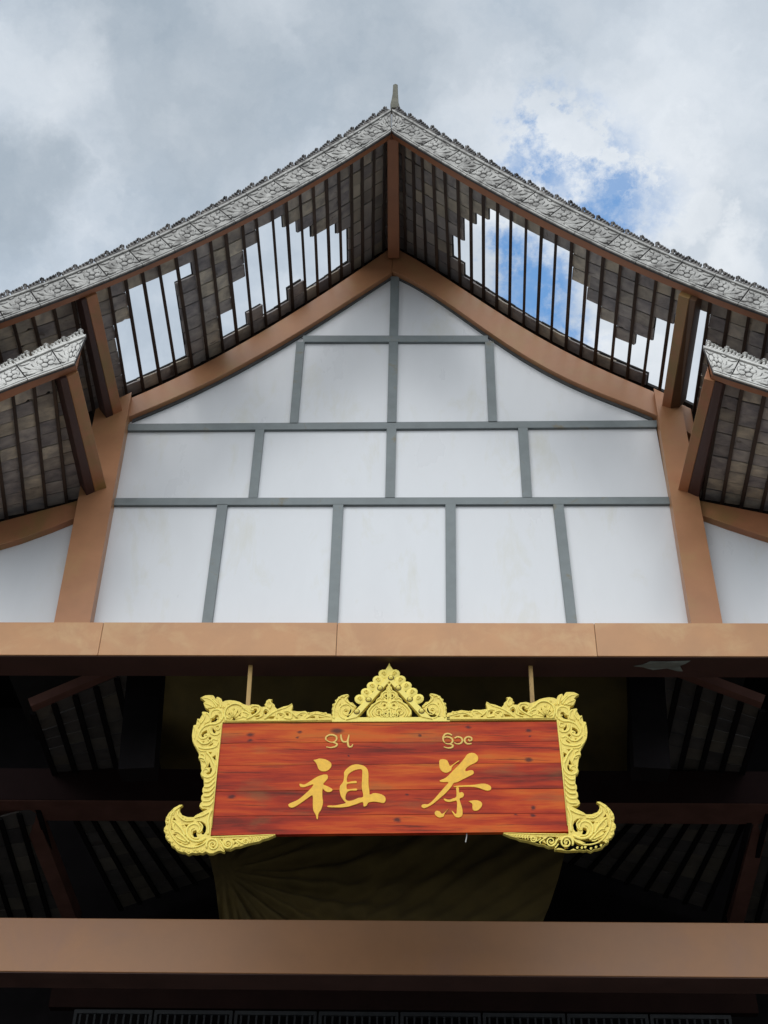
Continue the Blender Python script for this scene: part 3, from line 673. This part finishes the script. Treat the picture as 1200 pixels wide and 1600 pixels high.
# draped cloths ----------------------------------------------------
def cloth(name, label, q, nu, nv, fold):
    a, b_, c_, d_ = [at(*k) for k in q]; m = MB(); vs = []
    for j in range(nv+1):
        for i in range(nu+1):
            u, v = i/nu, j/nv; p = a.lerp(b_, u).lerp(d_.lerp(c_, u), v); vs.append(p+fold(u, v))
    n = len(vs); th = Vector((0, .006, 0)); f = []
    for j in range(nv):
        for i in range(nu): k = j*(nu+1)+i; f += [(k, k+1, k+nu+2, k+nu+1), (n+k, n+k+nu+1, n+k+nu+2, n+k+1)]
    for i in range(nu): f += [(i, n+i, n+i+1, i+1)]; k = nv*(nu+1)+i; f += [(k, k+1, n+k+1, n+k)]
    m.add(vs+[p+th for p in vs], f); return tag(m.build(name, M['cloth'], smooth=True), label, 'cloth')
def fold1(u, v):
    s = math.sin(u*46+2.5*math.sin(v*5))*.03*(1-abs(u-.05)) + math.sin(u*13+v*3)*.05
    return Vector((0, s+.1*math.sin(v*3.1), 0))
def fold2(u, v):
    gx, gy = .03, .50; X_, Z_ = (u-gx)*2.6, (v-gy); r = math.hypot(X_, Z_); th = math.atan2(Z_, X_)
    s = (.5*math.sin(th*30+r*2.2)+.5*math.sin(th*17+2+r*4)) if r > .02 else 0
    s = math.copysign(abs(s)**.7, s)*.085*min(1, r*1.6)*math.exp(-r*.25)
    s += .02*math.sin(u*60+v*30)*min(1, r)
    return Vector((.09*math.sin(v*3+.6), s, -.22*math.sin(min(1, u*1.3)*3.14)*(1-v)))
cloth('draped_cloth', 'dark yellow cloth hung high behind the sign, above the cross beam', [(236, 1040, 12.6), (985, 1040, 12.6), (980, 1215, 12.9), (250, 1215, 12.9)], 90, 14, fold1)
cloth('draped_cloth', 'dark yellow cloth gathered in slanting folds below the sign and above the lower beam', [(290, 1262, 12.9), (880, 1262, 12.9), (848, 1460, 12.6), (352, 1460, 12.6)], 170, 60, fold2)

# ------------------------------------------------------------------ the sign
sign = empty('hanging_sign'); tag(sign, 'red wooden board with gold characters in a carved yellow frame, hung under the tie beam', 'sign')
cor = [at(345, 1130.5, YS0), at(873, 1127.5, YS0), at(888, 1299.5, YS0), at(329, 1305, YS0)]
def q2(u, v): return cor[0].lerp(cor[1], u).lerp(cor[3].lerp(cor[2], u), v)
vv = [(1130.5, 1163), (1163, 1198.5), (1198.5, 1239), (1239, 1277), (1277, 1305)]
core = MB(); k = [q2(.003, .01), q2(.997, .01), q2(.997, .99), q2(.003, .99)]; core.prism([xz(p) for p in k], YS0+.012, YS0+.05); board = core.build('board', M['black'], sign)
for i, (y0, y1) in enumerate(vv):
    v0, v1 = (y0-1130.5)/174.5, (y1-1130.5)/174.5; e = .005
    k = [q2(0, v0+e), q2(1, v0+e), q2(1, v1-e), q2(0, v1-e)]
    m = MB(); n_ = 24; tp = [k[0].lerp(k[1], t) for t in lin(0, 1, n_)]; bt = [k[3].lerp(k[2], t) for t in lin(0, 1, n_)]
    dy = random.uniform(-.002, .002)
    m.prism([xz(p) for p in tp]+[xz(p) for p in bt[::-1]], YS0+dy, YS0+.035); m.build('plank', M['wood'], board, bevel=.003)
# mirror line of the sign
tilt = math.atan2(((cor[1]-cor[0])+(cor[2]-cor[3])).z, ((cor[1]-cor[0])+(cor[2]-cor[3])).x)
mc = (cor[0]+cor[1]+cor[2]+cor[3])/4; ex = Vector((math.cos(tilt), math.sin(tilt)))
def mir(p):
    d = Vector((p[0]-mc.x, p[1]-mc.z)); k = d.dot(ex); d = d-2*k*ex; return (mc.x+d.x, mc.z+d.y)
mw = lambda x, y: xz(at(x, y, YS0))
A_ = lambda l: [(290+.1*x, 1080+.1*y) for x, y in l]
B_ = lambda l: [(250+.0875*x, 1200+.0875*y) for x, y in l]
C_ = lambda l: [(380+.13333*x, 1080+.13333*y) for x, y in l]
D_ = lambda l: [(510+.09167*x, 1030+.09167*y) for x, y in l]
E_ = lambda l: [(320+.1*x, 1280+.1*y) for x, y in l]
outline = [(348, 1129.5), (519, 1128)]+C_([(1040, 300), (1030, 272), (985, 268), (975, 250), (940, 256), (900, 248), (870, 240), (815, 248), (760, 258), (730, 235), (700, 240), (640, 242), (565, 232), (583, 180), (572, 145), (540, 170), (470, 185), (400, 215), (375, 190), (370, 165), (340, 140), (325, 120), (345, 102), (300, 98), (270, 120), (265, 145), (250, 160), (265, 185), (215, 190), (180, 165), (110, 158), (60, 175)])
outline += A_([(900, 205), (850, 175), (780, 155), (690, 145), (620, 155), (580, 175), (560, 125), (525, 102), (490, 95), (475, 130), (450, 90), (430, 70), (370, 68), (310, 72), (230, 110), (280, 140), (310, 175), (280, 190), (290, 225), (315, 270), (370, 300), (368, 350), (320, 330), (265, 325), (258, 380), (220, 440), (185, 435), (165, 530), (125, 540), (110, 620), (100, 700), (110, 790), (150, 870), (200, 960), (212, 1000), (200, 1050), (230, 1090), (245, 1190)])
outline += B_([(735, 12), (747, 50), (725, 110), (740, 160), (780, 190), (787, 330), (760, 375), (757, 430), (775, 460), (742, 505), (735, 560), (758, 600), (720, 640), (703, 690), (750, 735), (815, 738), (845, 745), (700, 820), (640, 850), (600, 885), (500, 885), (400, 850), (360, 790), (352, 740), (365, 695), (410, 662), (350, 665), (250, 720), (160, 810), (110, 890), (95, 960), (110, 1030), (75, 1080), (70, 1130), (105, 1180), (98, 1240), (150, 1310), (190, 1330), (200, 1390), (270, 1430), (310, 1480), (400, 1510), (450, 1512), (510, 1550), (580, 1520), (640, 1532), (710, 1518), (760, 1530), (820, 1500), (880, 1532), (950, 1532), (1040, 1490)])
outline += E_([(250, 500), (300, 520), (315, 505), (300, 470), (400, 480), (480, 440), (550, 435), (620, 410), (700, 385), (740, 375), (850, 355), (900, 325), (1000, 300), (1110, 250), (1095, 240), (90, 272)])
holes = [A_(l) for l in [
    [(410, 440), (450, 425), (470, 385), (500, 378), (518, 400), (510, 440), (470, 480), (400, 497)],
    [(335, 618), (338, 660), (290, 680), (280, 700), (292, 720), (262, 722), (245, 690), (262, 655), (300, 628)],
    [(425, 575), (445, 610), (475, 628), (462, 668), (438, 655), (420, 625)], [(380, 718), (408, 740), (380, 770), (355, 742)],
    [(437, 812), (425, 838), (390, 862), (360, 868), (390, 838)], [(340, 962), (412, 960), (392, 988)], [(470, 1005), (468, 1088), (418, 1035)], [(375, 1120), (398, 1195), (340, 1200)],
    [(735, 392), (765, 415), (778, 458), (718, 460), (742, 440)], [(655, 375), (700, 338), (722, 350), (700, 372)], [(728, 300), (748, 272), (768, 288), (750, 312)], [(788, 332), (812, 318), (820, 345)], [(830, 385), (855, 378), (858, 402)],
    [(1018, 345), (1078, 315), (1068, 282), (1110, 282), (1118, 315), (1090, 350), (1040, 378)], [(1078, 408), (1155, 375), (1158, 402), (1100, 416)], [(290, 530), (325, 530), (300, 558)], [(262, 795), (300, 795), (285, 812)], [(600, 300), (628, 300), (612, 325)]]]
holes += [B_(l) for l in [[(820, 95), (850, 100), (890, 75), (895, 20), (925, 5), (928, 60), (900, 110), (850, 125)],
    [(660, 962), (750, 965), (810, 1010), (828, 1080), (815, 1150), (780, 1195), (748, 1190), (738, 1150), (760, 1110), (750, 1050), (715, 995)],
    [(590, 1140), (635, 1118), (668, 1140), (650, 1180), (670, 1240), (612, 1245), (580, 1195)], [(440, 1020), (512, 1015), (472, 1062)], [(232, 932), (250, 885), (295, 945)], [(210, 990), (215, 1085), (238, 1112), (203, 1112)], [(238, 1190), (308, 1192), (270, 1222)], [(635, 1392), (700, 1358), (800, 1328), (725, 1385)], [(300, 1305), (380, 1335), (370, 1350)]]]
holes += [C_(l) for l in [[(248, 240), (270, 232), (288, 255), (268, 280), (246, 265)], [(278, 326), (320, 303), (372, 298), (355, 326)], [(418, 278), (462, 283), (440, 296)], [(498, 264), (532, 264), (532, 292), (510, 290)], [(770, 320), (810, 300), (842, 302), (842, 320)], [(883, 305), (965, 320), (890, 319)], [(655, 287), (705, 285), (680, 295)], [(612, 325), (622, 308), (648, 325)]]]
holes += [E_(l) for l in [[(228, 320), (282, 322), (270, 362)], [(428, 320), (502, 315), (458, 342)], [(528, 320), (602, 312), (560, 332)], [(445, 415), (472, 372), (495, 385)], [(115, 395), (152, 402), (122, 412)], [(108, 460), (152, 438), (142, 468)], [(310, 398), (385, 398), (350, 410)], [(600, 350), (650, 350), (620, 362)]]]
def pplate(loops, y0, y1, mt, name, parent, mirror=False, bev=.004):
    L = [[mw(*p) for p in l] for l in loops]
    if mirror: L = [[mir(p) for p in l][::-1] for l in L]
    return fillmesh(L, y0, y1, bev).build(name, M[mt], parent)
def spiral(c, r0, r1, a0, turns, n=22):
    return [(c[0]+(r0+(r1-r0)*t)*math.cos(math.radians(a0)+turns*2*math.pi*t), c[1]+(r0+(r1-r0)*t)*math.sin(math.radians(a0)+turns*2*math.pi*t)) for t in lin(0, 1, n)]
def smooth(pts, k=5):
    out = []
    for i in range(len(pts)-1):
        p0, p1, p2, p3 = pts[max(i-1, 0)], pts[i], pts[i+1], pts[min(i+2, len(pts)-1)]
        for j in range(k):
            t = j/k; out.append(tuple(.5*((2*p1[d])+(-p0[d]+p2[d])*t+(2*p0[d]-5*p1[d]+4*p2[d]-p3[d])*t*t+(-p0[d]+3*p1[d]-3*p2[d]+p3[d])*t**3) for d in (0, 1)))
    return out+[pts[-1]]
# raised carving: (points, width at start, width at end) in survey pixels
strokes = []
def st(pts, w0, w1=None, sm=True): strokes.append((smooth(pts) if sm else pts, w0, w1 if w1 is not None else w0))
# corner leaf and the two big scrolls
st(A_([(500, 260), (440, 180), (370, 130), (250, 108)]), 3.6, 1.0); st(A_([(470, 270), (400, 235), (350, 215), (300, 200)]), 3.4, 1.2); st(A_([(550, 270), (540, 200), (505, 120)]), 3.4, 1.3)
st(A_([(420, 120), (450, 160), (520, 230)]), 2.4, 2.0); st(A_([(350, 270), (400, 270), (450, 250)]), 2.4, 2.2)
st(A_([(560, 470), (585, 400), (560, 325), (490, 295), (415, 320), (388, 380), (400, 430), (445, 400), (470, 370)]), 3.8, 1.8)
st(A_([(560, 470), (480, 520), (380, 530), (290, 565), (225, 640), (210, 700), (250, 755), (320, 740), (345, 700), (310, 690)]), 3.8, 1.8)
st(A_([(390, 560), (385, 640), (430, 690), (500, 690), (540, 650)]), 3.2, 1.5); st(A_([(480, 560), (520, 545), (535, 590), (500, 620), (480, 590)]), 2.6, 1.6)
st(A_([(180, 760), (260, 830), (340, 830), (380, 790), (350, 765)]), 3.2, 1.5); st(A_([(500, 780), (440, 760), (400, 790), (420, 800)]), 2.8, 1.4)
st(A_([(200, 880), (290, 910), (400, 900), (480, 870), (510, 800)]), 3.6, 2.0); st(A_([(330, 345), (380, 400), (370, 480), (300, 510)]), 3, 1.4); st(A_([(265, 345), (300, 420), (240, 520)]), 2.8, 1.5)
st(A_([(190, 455), (230, 500), (200, 590)]), 2.6, 1.4); st(A_([(130, 560), (160, 640), (140, 760)]), 2.6, 1.6); st(A_([(160, 860), (230, 940), (330, 950)]), 2.4, 1.6)
st(A_([(330, 960), (400, 1040), (440, 1130), (470, 1190)]), 3.4, 3.0); st(A_([(240, 985), (300, 1020), (290, 1110), (250, 1080)]), 2.6, 1.5); st(A_([(215, 1050), (290, 1070), (330, 1150), (290, 1230)]), 2.8, 1.6)
# lower curl of the side, then the rope of diagonal leaves
st(B_([(985, -60), (985, 60), (930, 150), (840, 180), (760, 140), (765, 60), (830, 25), (870, 60), (850, 85)]), 3.6, 1.6)
for k in range(6):
    y = 235+k*84; st(B_([(800-(k > 3)*12-k*6, y+30), (870, y+28), (930, y-18), (980-k*6, y-70)]), 3.7, 2.2)
st(B_([(925, 760), (880, 860), (860, 960), (868, 1080), (860, 1200)]), 3.2, 3.4); st(B_([(880, 800), (780, 860), (680, 890), (620, 905)]), 2.8, 1.8)
st(B_([(700, 985), (760, 1050), (745, 1130), (700, 1170), (660, 1150)]), 2.4, 1.6); 
st(B_([(820, 1260), (720, 1310), (600, 1310), (500, 1240), (478, 1130), (520, 1050), (610, 1010), (690, 1040), (712, 1110), (690, 1150)]), 4.6, 2.0)
st(B_([(700, 1270), (600, 1260), (545, 1190), (560, 1110), (620, 1080)]), 3.0, 1.5)
st(B_([(470, 1330), (360, 1280), (300, 1240), (290, 1210)]), 3.2, 1.4); st(B_([(530, 1350), (420, 1230), (330, 1160), (260, 1160)]), 3.8, 1.4); st(B_([(450, 1230), (400, 1120), (300, 1010), (225, 950)]), 4.0, 1.4); st(B_([(400, 1110), (380, 1040), (430, 1030)]), 2.6, 1.4); st(B_([(260, 1000), (240, 1080), (290, 1150)]), 2.6, 1.5); st(B_([(500, 1360), (440, 1360), (390, 1330)]), 2.8, 1.4)
st(B_([(400, 680), (310, 740), (215, 830), (175, 960), (170, 1100), (230, 1240), (330, 1360), (470, 1420), (620, 1430), (760, 1380), (840, 1310)]), 1.6, 2.6)
st(B_([(340, 760), (320, 840), (380, 910), (470, 960), (600, 950)]), 2.2, 2.6); st(B_([(300, 730), (260, 800), (230, 860)]), 2, 2)
for c in [(250, 770), (190, 840), (140, 930), (130, 1000), (105, 1110), (140, 1190), (140, 1260), (215, 1330), (245, 1390), (330, 1450), (420, 1480), (510, 1505), (610, 1480), (670, 1490), (750, 1485)]: st(spiral(B_([c])[0], 1.9, .3, 200, 1.2, 12), 1.8, 1.2, False)
for c in [(400, 880), (450, 915), (510, 925), (560, 925), (720, 880), (790, 850)]: st(spiral(B_([c])[0], 1.5, .3, 0, 1, 10), 1.6, 1.0, False)
st(spiral(B_([(945, 1385)])[0], 10.5, 1.0, 150, 2.0, 40), 3.4, 1.6, False)
# tail under the board
st(spiral(E_([(365, 395)])[0], 8.2, 1.0, 200, -1.8, 34), 2.8, 1.3, False); st(spiral(E_([(640, 355)])[0], 5.2, .8, 190, -1.6, 26), 2.2, 1.0, False)
st(E_([(240, 330), (300, 420), (380, 470)]), 2.4, 1.6); st(E_([(250, 430), (300, 500)]), 2.4, 1.4); st(E_([(470, 350), (540, 400), (520, 425)]), 2.6, 1.6); st(E_([(520, 345), (590, 390)]), 2.2, 1.4)
for k in range(9): x = 700+k*42; st(E_([(x, 290-k*2), (x+26, 315-k*5), (x+18, 370-k*13)]), 2.3-k*.13, 1.4-k*.06)
st(E_([(100, 285), (500, 278), (1080, 250)]), 1.9, 1.1)
# top run: fan, scrolls, leaves
for k in range(7): a = math.radians(200+k*24); st([(364+4*math.cos(a), 1126+4*math.sin(a)), (364+17*math.cos(a), 1127+20*math.sin(a))] , 2.6, 2.4, False)
for k in range(8): a = math.radians(188+k*22); st(spiral((364+24*math.cos(a), 1127+27.5*math.sin(a)), 1.8, .3, 0, 1, 9), 1.7, 1.2, False)
st(A_([(640, 480), (610, 380), (640, 280), (740, 215), (850, 225), (930, 300)]), 2.8, 2.8); st(A_([(900, 330), (960, 350), (1010, 390), (960, 420), (890, 400)]), 3.6, 2.0); st(A_([(880, 260), (950, 300), (1000, 350)]), 3.0, 1.6)
st(C_([(40, 335), (130, 290), (190, 240), (190, 195), (140, 180), (90, 200), (95, 232), (130, 225)]), 2.8, 1.4)
st(C_([(150, 330), (220, 300), (230, 250), (265, 215), (305, 245), (300, 285), (265, 300)]), 2.8, 1.4); st(C_([(310, 215), (330, 160), (300, 115)]), 3.2, 1.2); st(C_([(290, 200), (275, 160), (290, 130)]), 2.4, 1.2)
st(C_([(250, 335), (330, 270), (420, 225), (500, 200), (570, 155)]), 3.4, 1.0); st(C_([(400, 330), (390, 280), (430, 260), (480, 280), (460, 315)]), 2.4, 1.2); st(C_([(480, 320), (560, 330), (565, 270), (530, 245), (480, 250)]), 2.6, 1.4)
st(C_([(560, 240), (600, 290), (640, 320)]), 2.8, 1.8); st(C_([(620, 300), (680, 260), (740, 265), (720, 310)]), 2.8, 1.4); st(C_([(740, 325), (820, 280), (900, 280), (1020, 310)]), 2.2, 1.8)
for k in range(6): st(spiral(C_([(770+k*38, 262+(k % 2)*4)])[0], 1.4, .3, 0, 1, 9), 1.5, 1.0, False)
st([(350, 1127.3), (430, 1127.2), (518, 1126.2)], 2.2, 2.2, False)
st([(346.2, 1132), (338, 1215), (331, 1295)], 2.0, 2.2, False)
def carve(parent, strokes, mirror, y):
    m = MB()
    for i, (pts, w0, w1) in enumerate(strokes):
        P = [mw(*p) for p in pts]
        if mirror: P = [mir(p) for p in P]
        n = len(P); y_ = y-(i % 5)*.0009
        rr = [((w0+(w1-w0)*k/max(1, n-1))/2*.0051)*(1 if 0 < k < n-1 else .6) for k in range(n)]
        m.tube([(x, y_, z) for x, z in P], rr, 6, .62)
    return m.build('carving', M['gold'], parent, smooth=True)
for mr in (False, True):
    o = pplate([outline]+holes, YS0-.008, YS0+.03, 'goldd', 'side_frame', sign, mr, .003); carve(o, strokes, mr, YS0-.010)
    o['label'] = 'right half of the pierced yellow frame' if mr else 'left half of the pierced yellow frame'
# pediment
ped = pplate([[(519, 1128.6), (703, 1127.8), (703, 1121), (519, 1121.6)]], YS0-.008, YS0+.03, 'gold', 'pediment', sign, bev=.002)
ped['label'] = 'triangular carved top of the sign frame'
def whole(loops, y0, y1, mt, name, parent, bev=.003):
    """first loop runs from the middle line down the left side and back to the middle; it is closed with its mirror image"""
    a = [mw(*p) for p in loops[0]]; mid = lambda p: ((p[0]+mir(p)[0])/2, (p[1]+mir(p)[1])/2)
    a[0] = mid(a[0]); a[-1] = mid(a[-1]); L = [a+[mir(p) for p in a[-2:0:-1]]]
    for l in loops[1:]: h = [mw(*p) for p in l]; L += [h, [mir(p) for p in h][::-1]]
    return fillmesh(L, y0, y1, bev).build(name, M[mt], parent)
def both(fn):
    for mr in (False, True): fn(mr)
def pet(mr):
    m = MB(); d = Vector((-.70, -.72))
    for i, c in enumerate(D_([(985, 262), (885, 368), (785, 472), (685, 580), (578, 690)])):
        for (dx, rr, hh) in ((0, 8.3, .008), ):
            p = mw(*c); p = mir(p) if mr else p; s = -1 if mr else 1
            ax = Vector((.72*s, 0, -.70)); az = Vector((.70*s, 0, .72))
            m.dome((p[0], YS0-.004, p[1]), rr*.0051, hh, 12, 0, ax=ax, az=az, sx=1.12); m.dome((p[0], YS0-.004, p[1]), rr*.0051, .02, 12, 0, ax=ax, az=az, ay=(0, 1, 0), sx=1.12, rings=1)
            st2 = spiral(c, 3.6, .6, 180, 1.3, 14); P = [mw(*k) for k in st2]; P = [mir(k) for k in P] if mr else P
            m.tube([(x, YS0-.018, z) for x, z in P], .0042, 5)
    m.build('petal_border', M['gold'], ped, smooth=True)
    # plate under the petals, straight band with bosses, volute
    if not mr: whole([D_([(1108, 55), (1050, 115), (1012, 170), (1002, 225), (940, 420), (530, 850), (560, 880), (1108, 330)])], YS0-.004, YS0+.026, 'gold', 'pediment_edge', ped)
    if not mr: whole([D_([(1104, 292), (330, 1052), (520, 1008), (1104, 395)])], YS0-.016, YS0+.03, 'gold', 'pediment_band', ped)
    b_ = MB()
    for i, c in enumerate(D_([(915, 515), (720, 710), (520, 915)]+([] if mr else [(1100, 337)]))):
        p = mw(*c); p = mir(p) if mr else p
        b_.dome((p[0], YS0-.016, p[1]), .0245, .007, 14, 1); b_.dome((p[0], YS0-.017, p[1]), .0185, .018, 12, 0)
    b_.build('boss', [M['gold'], M['ring']], ped, smooth=True)
    vo = pplate([D_([(100, 1052), (95, 860), (112, 780), (160, 735), (180, 680), (250, 625), (310, 608), (388, 612), (362, 650), (372, 700), (402, 738), (450, 745), (500, 800), (510, 832), (330, 1052)]), D_([(310, 892), (345, 880), (360, 895), (330, 905)]), D_([(418, 868), (434, 905), (405, 950), (362, 962), (395, 920)]), D_([(222, 790), (240, 765), (236, 795)])], YS0-.006, YS0+.028, 'goldd', 'volute', ped, mr)
    S2 = [(spiral(D_([(345, 890)])[0], 13.5, 2, 100, 1.7, 34), 2.6, 1.4), (smooth(D_([(375, 620), (250, 650), (165, 760), (130, 870), (130, 1030)])), 3, 2.4), (smooth(D_([(375, 640), (330, 700), (400, 770), (480, 820)])), 2.4, 2.2)]
    for c in [(170, 720), (125, 790), (115, 860), (115, 930), (120, 990), (290, 640), (220, 670), (440, 770), (485, 815)]: S2.append((spiral(D_([c])[0], 2.2, .4, 0, 1, 10), 2, 1.3))
    carve(vo, S2, mr, YS0-.009)
both(pet)
tym = [(1104, 405), (1030, 480), (1010, 530), (930, 580), (910, 640), (850, 690), (835, 740), (760, 780), (730, 850), (690, 880), (685, 950), (740, 1010), (1104, 1012)]
thl = [[(990, 625), (1010, 605), (1050, 612), (1050, 650), (1022, 690), (1005, 660), (975, 655)], [(955, 785), (985, 775), (1018, 800), (985, 808)], [(885, 910), (912, 915), (935, 965), (905, 965), (885, 940)], [(775, 915), (800, 965), (840, 995), (790, 970)], [(845, 860), (870, 815), (880, 825), (862, 850)], [(960, 960), (985, 960), (998, 1000), (965, 990)], [(1045, 960), (1062, 960), (1055, 1005), (1042, 1000)], [(1010, 915), (1060, 885), (1040, 915)]]
def tymp(mr):
    o = whole([D_(tym)]+[D_(h) for h in thl], YS0-.004, YS0+.026, 'goldd', 'tympanum', ped, .003) if not mr else [c for c in ped.children if c.name.startswith('tympanum')][0]
    S3 = [(spiral(D_([(985, 800)])[0], 9.5, 1.5, 60, -1.7, 34), 3.0, 1.4), (spiral(D_([(1025, 625)])[0], 7.5, 1.6, 130, 1.4, 28), 2.8, 1.2), (spiral(D_([(890, 910)])[0], 7.6, 1.6, 40, -1.5, 28), 2.8, 1.2), (spiral(D_([(955, 970)])[0], 4.5, 1.2, 40, -1.3, 20), 2.2, 1.1),
          (smooth(D_([(740, 1000), (705, 920), (760, 830), (860, 750), (960, 720), (1040, 740)])), 3.4, 2.2), (smooth(D_([(800, 1005), (760, 930), (800, 850), (850, 800)])), 3, 1.8), (smooth(D_([(1095, 1005), (1090, 930), (1100, 860)])), 2.6, 2.0), (smooth(D_([(1040, 1005), (1020, 960), (1080, 900)])), 2.4, 1.8), (smooth(D_([(1100, 420), (1060, 480), (1065, 530), (1100, 560)])), 2.6, 1.6), (smooth(D_([(1035, 490), (1040, 540), (1090, 580)])), 2.4, 1.6), (smooth(D_([(1100, 560), (1098, 640), (1100, 740), (1100, 850)])), 2.2, 2.2), (smooth(D_([(860, 700), (910, 670), (960, 700)])), 2.4, 1.4)]
    carve(o, S3, mr, YS0-.006)
both(tymp)
# characters
F_ = lambda l: [(440+.15*x, 1140+.15*y) for x, y in l]
Gc = lambda l: [(640+.125*x, 1140+.125*y) for x, y in l]
zu = [[F_([(330, 320), (360, 315), (400, 305), (460, 315), (510, 345), (520, 380), (500, 415), (460, 438), (410, 435), (380, 405), (365, 360)])],
      [F_([(185, 570), (200, 568), (240, 575), (300, 540), (370, 495), (440, 472), (478, 478), (480, 515), (450, 550), (435, 575), (470, 590), (510, 610), (532, 630), (515, 650), (480, 655), (450, 640), (428, 620), (425, 700), (432, 760), (415, 830), (385, 880), (378, 935), (365, 930), (355, 890), (330, 840), (325, 770), (322, 690), (270, 720), (200, 770), (130, 812), (90, 815), (70, 790), (90, 770), (170, 735), (250, 670), (310, 610), (330, 575), (280, 590), (230, 605), (195, 598)])],
      [F_([(650, 450), (670, 420), (720, 380), (780, 365), (850, 378), (890, 410), (905, 460), (905, 560), (915, 640), (920, 680), (960, 665), (1020, 672), (1070, 695), (1085, 735), (1065, 768), (1020, 762), (960, 755), (905, 765), (885, 795), (855, 805), (845, 760), (780, 780), (700, 805), (620, 815), (490, 812), (485, 795), (560, 793), (650, 775), (668, 765), (650, 745), (620, 700), (605, 640), (610, 590), (640, 550), (650, 500)]),
       F_([(680, 520), (690, 480), (720, 450), (770, 425), (835, 420), (840, 480), (835, 600), (850, 700), (800, 715), (740, 740), (690, 745), (665, 720), (680, 660), (720, 640), (780, 638), (780, 618), (700, 625), (680, 620), (680, 575), (720, 565), (780, 560), (775, 538), (720, 545), (685, 550)])]]
cha = [[Gc([(370, 400), (385, 378), (430, 375), (470, 390), (490, 430), (505, 460), (540, 440), (610, 392), (618, 400), (560, 440), (530, 475), (520, 510), (490, 535), (450, 545), (405, 525), (375, 480)])],
       [Gc([(375, 640), (400, 630), (460, 600), (540, 520), (620, 440), (680, 370), (720, 315), (770, 295), (820, 305), (855, 345), (850, 395), (810, 425), (740, 460), (700, 500), (705, 525), (760, 512), (795, 520), (800, 555), (760, 580), (680, 620), (600, 660), (550, 675), (520, 720), (450, 800), (370, 870), (290, 935), (230, 970), (180, 988), (150, 970), (155, 945), (190, 935), (235, 935), (300, 880), (370, 800), (440, 720), (485, 665), (430, 662), (385, 658)])],
       [Gc([(550, 715), (600, 705), (700, 700), (800, 695), (900, 680), (960, 685), (1010, 710), (1020, 745), (990, 768), (940, 762), (880, 740), (800, 722), (700, 720), (560, 724)])],
       [Gc([(580, 729), (615, 729), (620, 790), (655, 785), (680, 815), (665, 850), (625, 870), (640, 930), (660, 1000), (660, 1070), (630, 1100), (590, 1102), (560, 1080), (525, 1020), (540, 1025), (580, 1060), (590, 1000), (590, 900), (550, 900), (500, 910), (450, 900), (425, 870), (440, 868), (490, 880), (540, 865), (585, 840)])],
       [Gc([(735, 900), (780, 890), (840, 888), (890, 905), (908, 940), (890, 980), (850, 1015), (805, 1018), (785, 990), (785, 940), (770, 920)])],
       [Gc([(315, 1035), (340, 1018), (380, 1030), (400, 1055), (430, 1045), (490, 990), (440, 1050), (425, 1090), (380, 1105), (340, 1090), (315, 1060)])]]
def glyph(name, polys, label):
    mb = MB()
    for loops in polys:
        L = [[mw(*p) for p in smooth(l+[l[0]], 3)[:-1]] for l in loops]
        q = fillmesh(L, YS0-.0065, YS0+.004, .0015); mb.add(q.v, q.f)
    o = mb.build(name, M['ink'], sign); o['label'] = label
glyph('character', zu, 'large gold brush character at the left of the board'); glyph('character', cha, 'large gold brush character at the right of the board')
def script(lines, label):
    m = MB()
    for l in lines:
        P = [mw(*p) for p in smooth(l, 5)]; n = len(P)
        m.tube([(x, YS0-.003, z) for x, z in P], [.0088*(.55+.45*math.sin(math.pi*min(1, .12+i/n))) for i in range(n)], 6, .4)
    m.build('letters', M['ink2'], sign, smooth=True)['label'] = label
script([F_(l) for l in [[(465, 115), (462, 85), (490, 62), (530, 58), (568, 75), (572, 108), (545, 132), (505, 132), (465, 112)], [(530, 133), (575, 152), (565, 178), (515, 190), (465, 183)], [(618, 55), (622, 95), (640, 128), (678, 128), (696, 95), (702, 55)], [(700, 70), (690, 130), (700, 178), (728, 180), (742, 155)]]], 'small pale script above the left character')
script([Gc(l) for l in [[(530, 75), (490, 55), (445, 62), (422, 100), (424, 145), (450, 172)], [(430, 105), (470, 95), (520, 110), (540, 145), (515, 178), (470, 182), (440, 165)], [(505, 185), (540, 200), (530, 226), (480, 234), (428, 218)], [(562, 112), (600, 95), (645, 108), (660, 145), (635, 178), (590, 182), (560, 165)], [(775, 178), (725, 182), (692, 155), (695, 115), (730, 95), (770, 105), (775, 135), (745, 145), (738, 120)]]], 'small pale script above the right character')
# hanging rods
for x0, x1 in ((390.5, 387), (829.5, 832.5)):
    a, b_ = at(x0, 1041, YB+.10), at(x1, 1104, YS0+.03); m = MB()
    m.hexa([Vector((b_.x-.016, YS0+.035, b_.z)), Vector((b_.x+.016, YS0+.035, b_.z)), Vector((b_.x+.016, YS0+.065, b_.z)), Vector((b_.x-.016, YS0+.065, b_.z)),
            Vector((a.x-.016, YS0+.035, zb)), Vector((a.x+.016, YS0+.035, zb)), Vector((a.x+.016, YS0+.065, zb)), Vector((a.x-.016, YS0+.065, zb))])
    m.build('hanging_rod', M['rod'], sign)
m = MB(); a, b_ = at(729.5, 1298, YS0+.02), at(727.5, 1316, YS0+.02); m.tube([a, a.lerp(b_, .5)+Vector((.003, 0, 0)), b_], .004, 5); m.build('loose_wire', M['reliefw'], sign)
print('tiles', count[0], 'objects', len(bpy.data.objects))
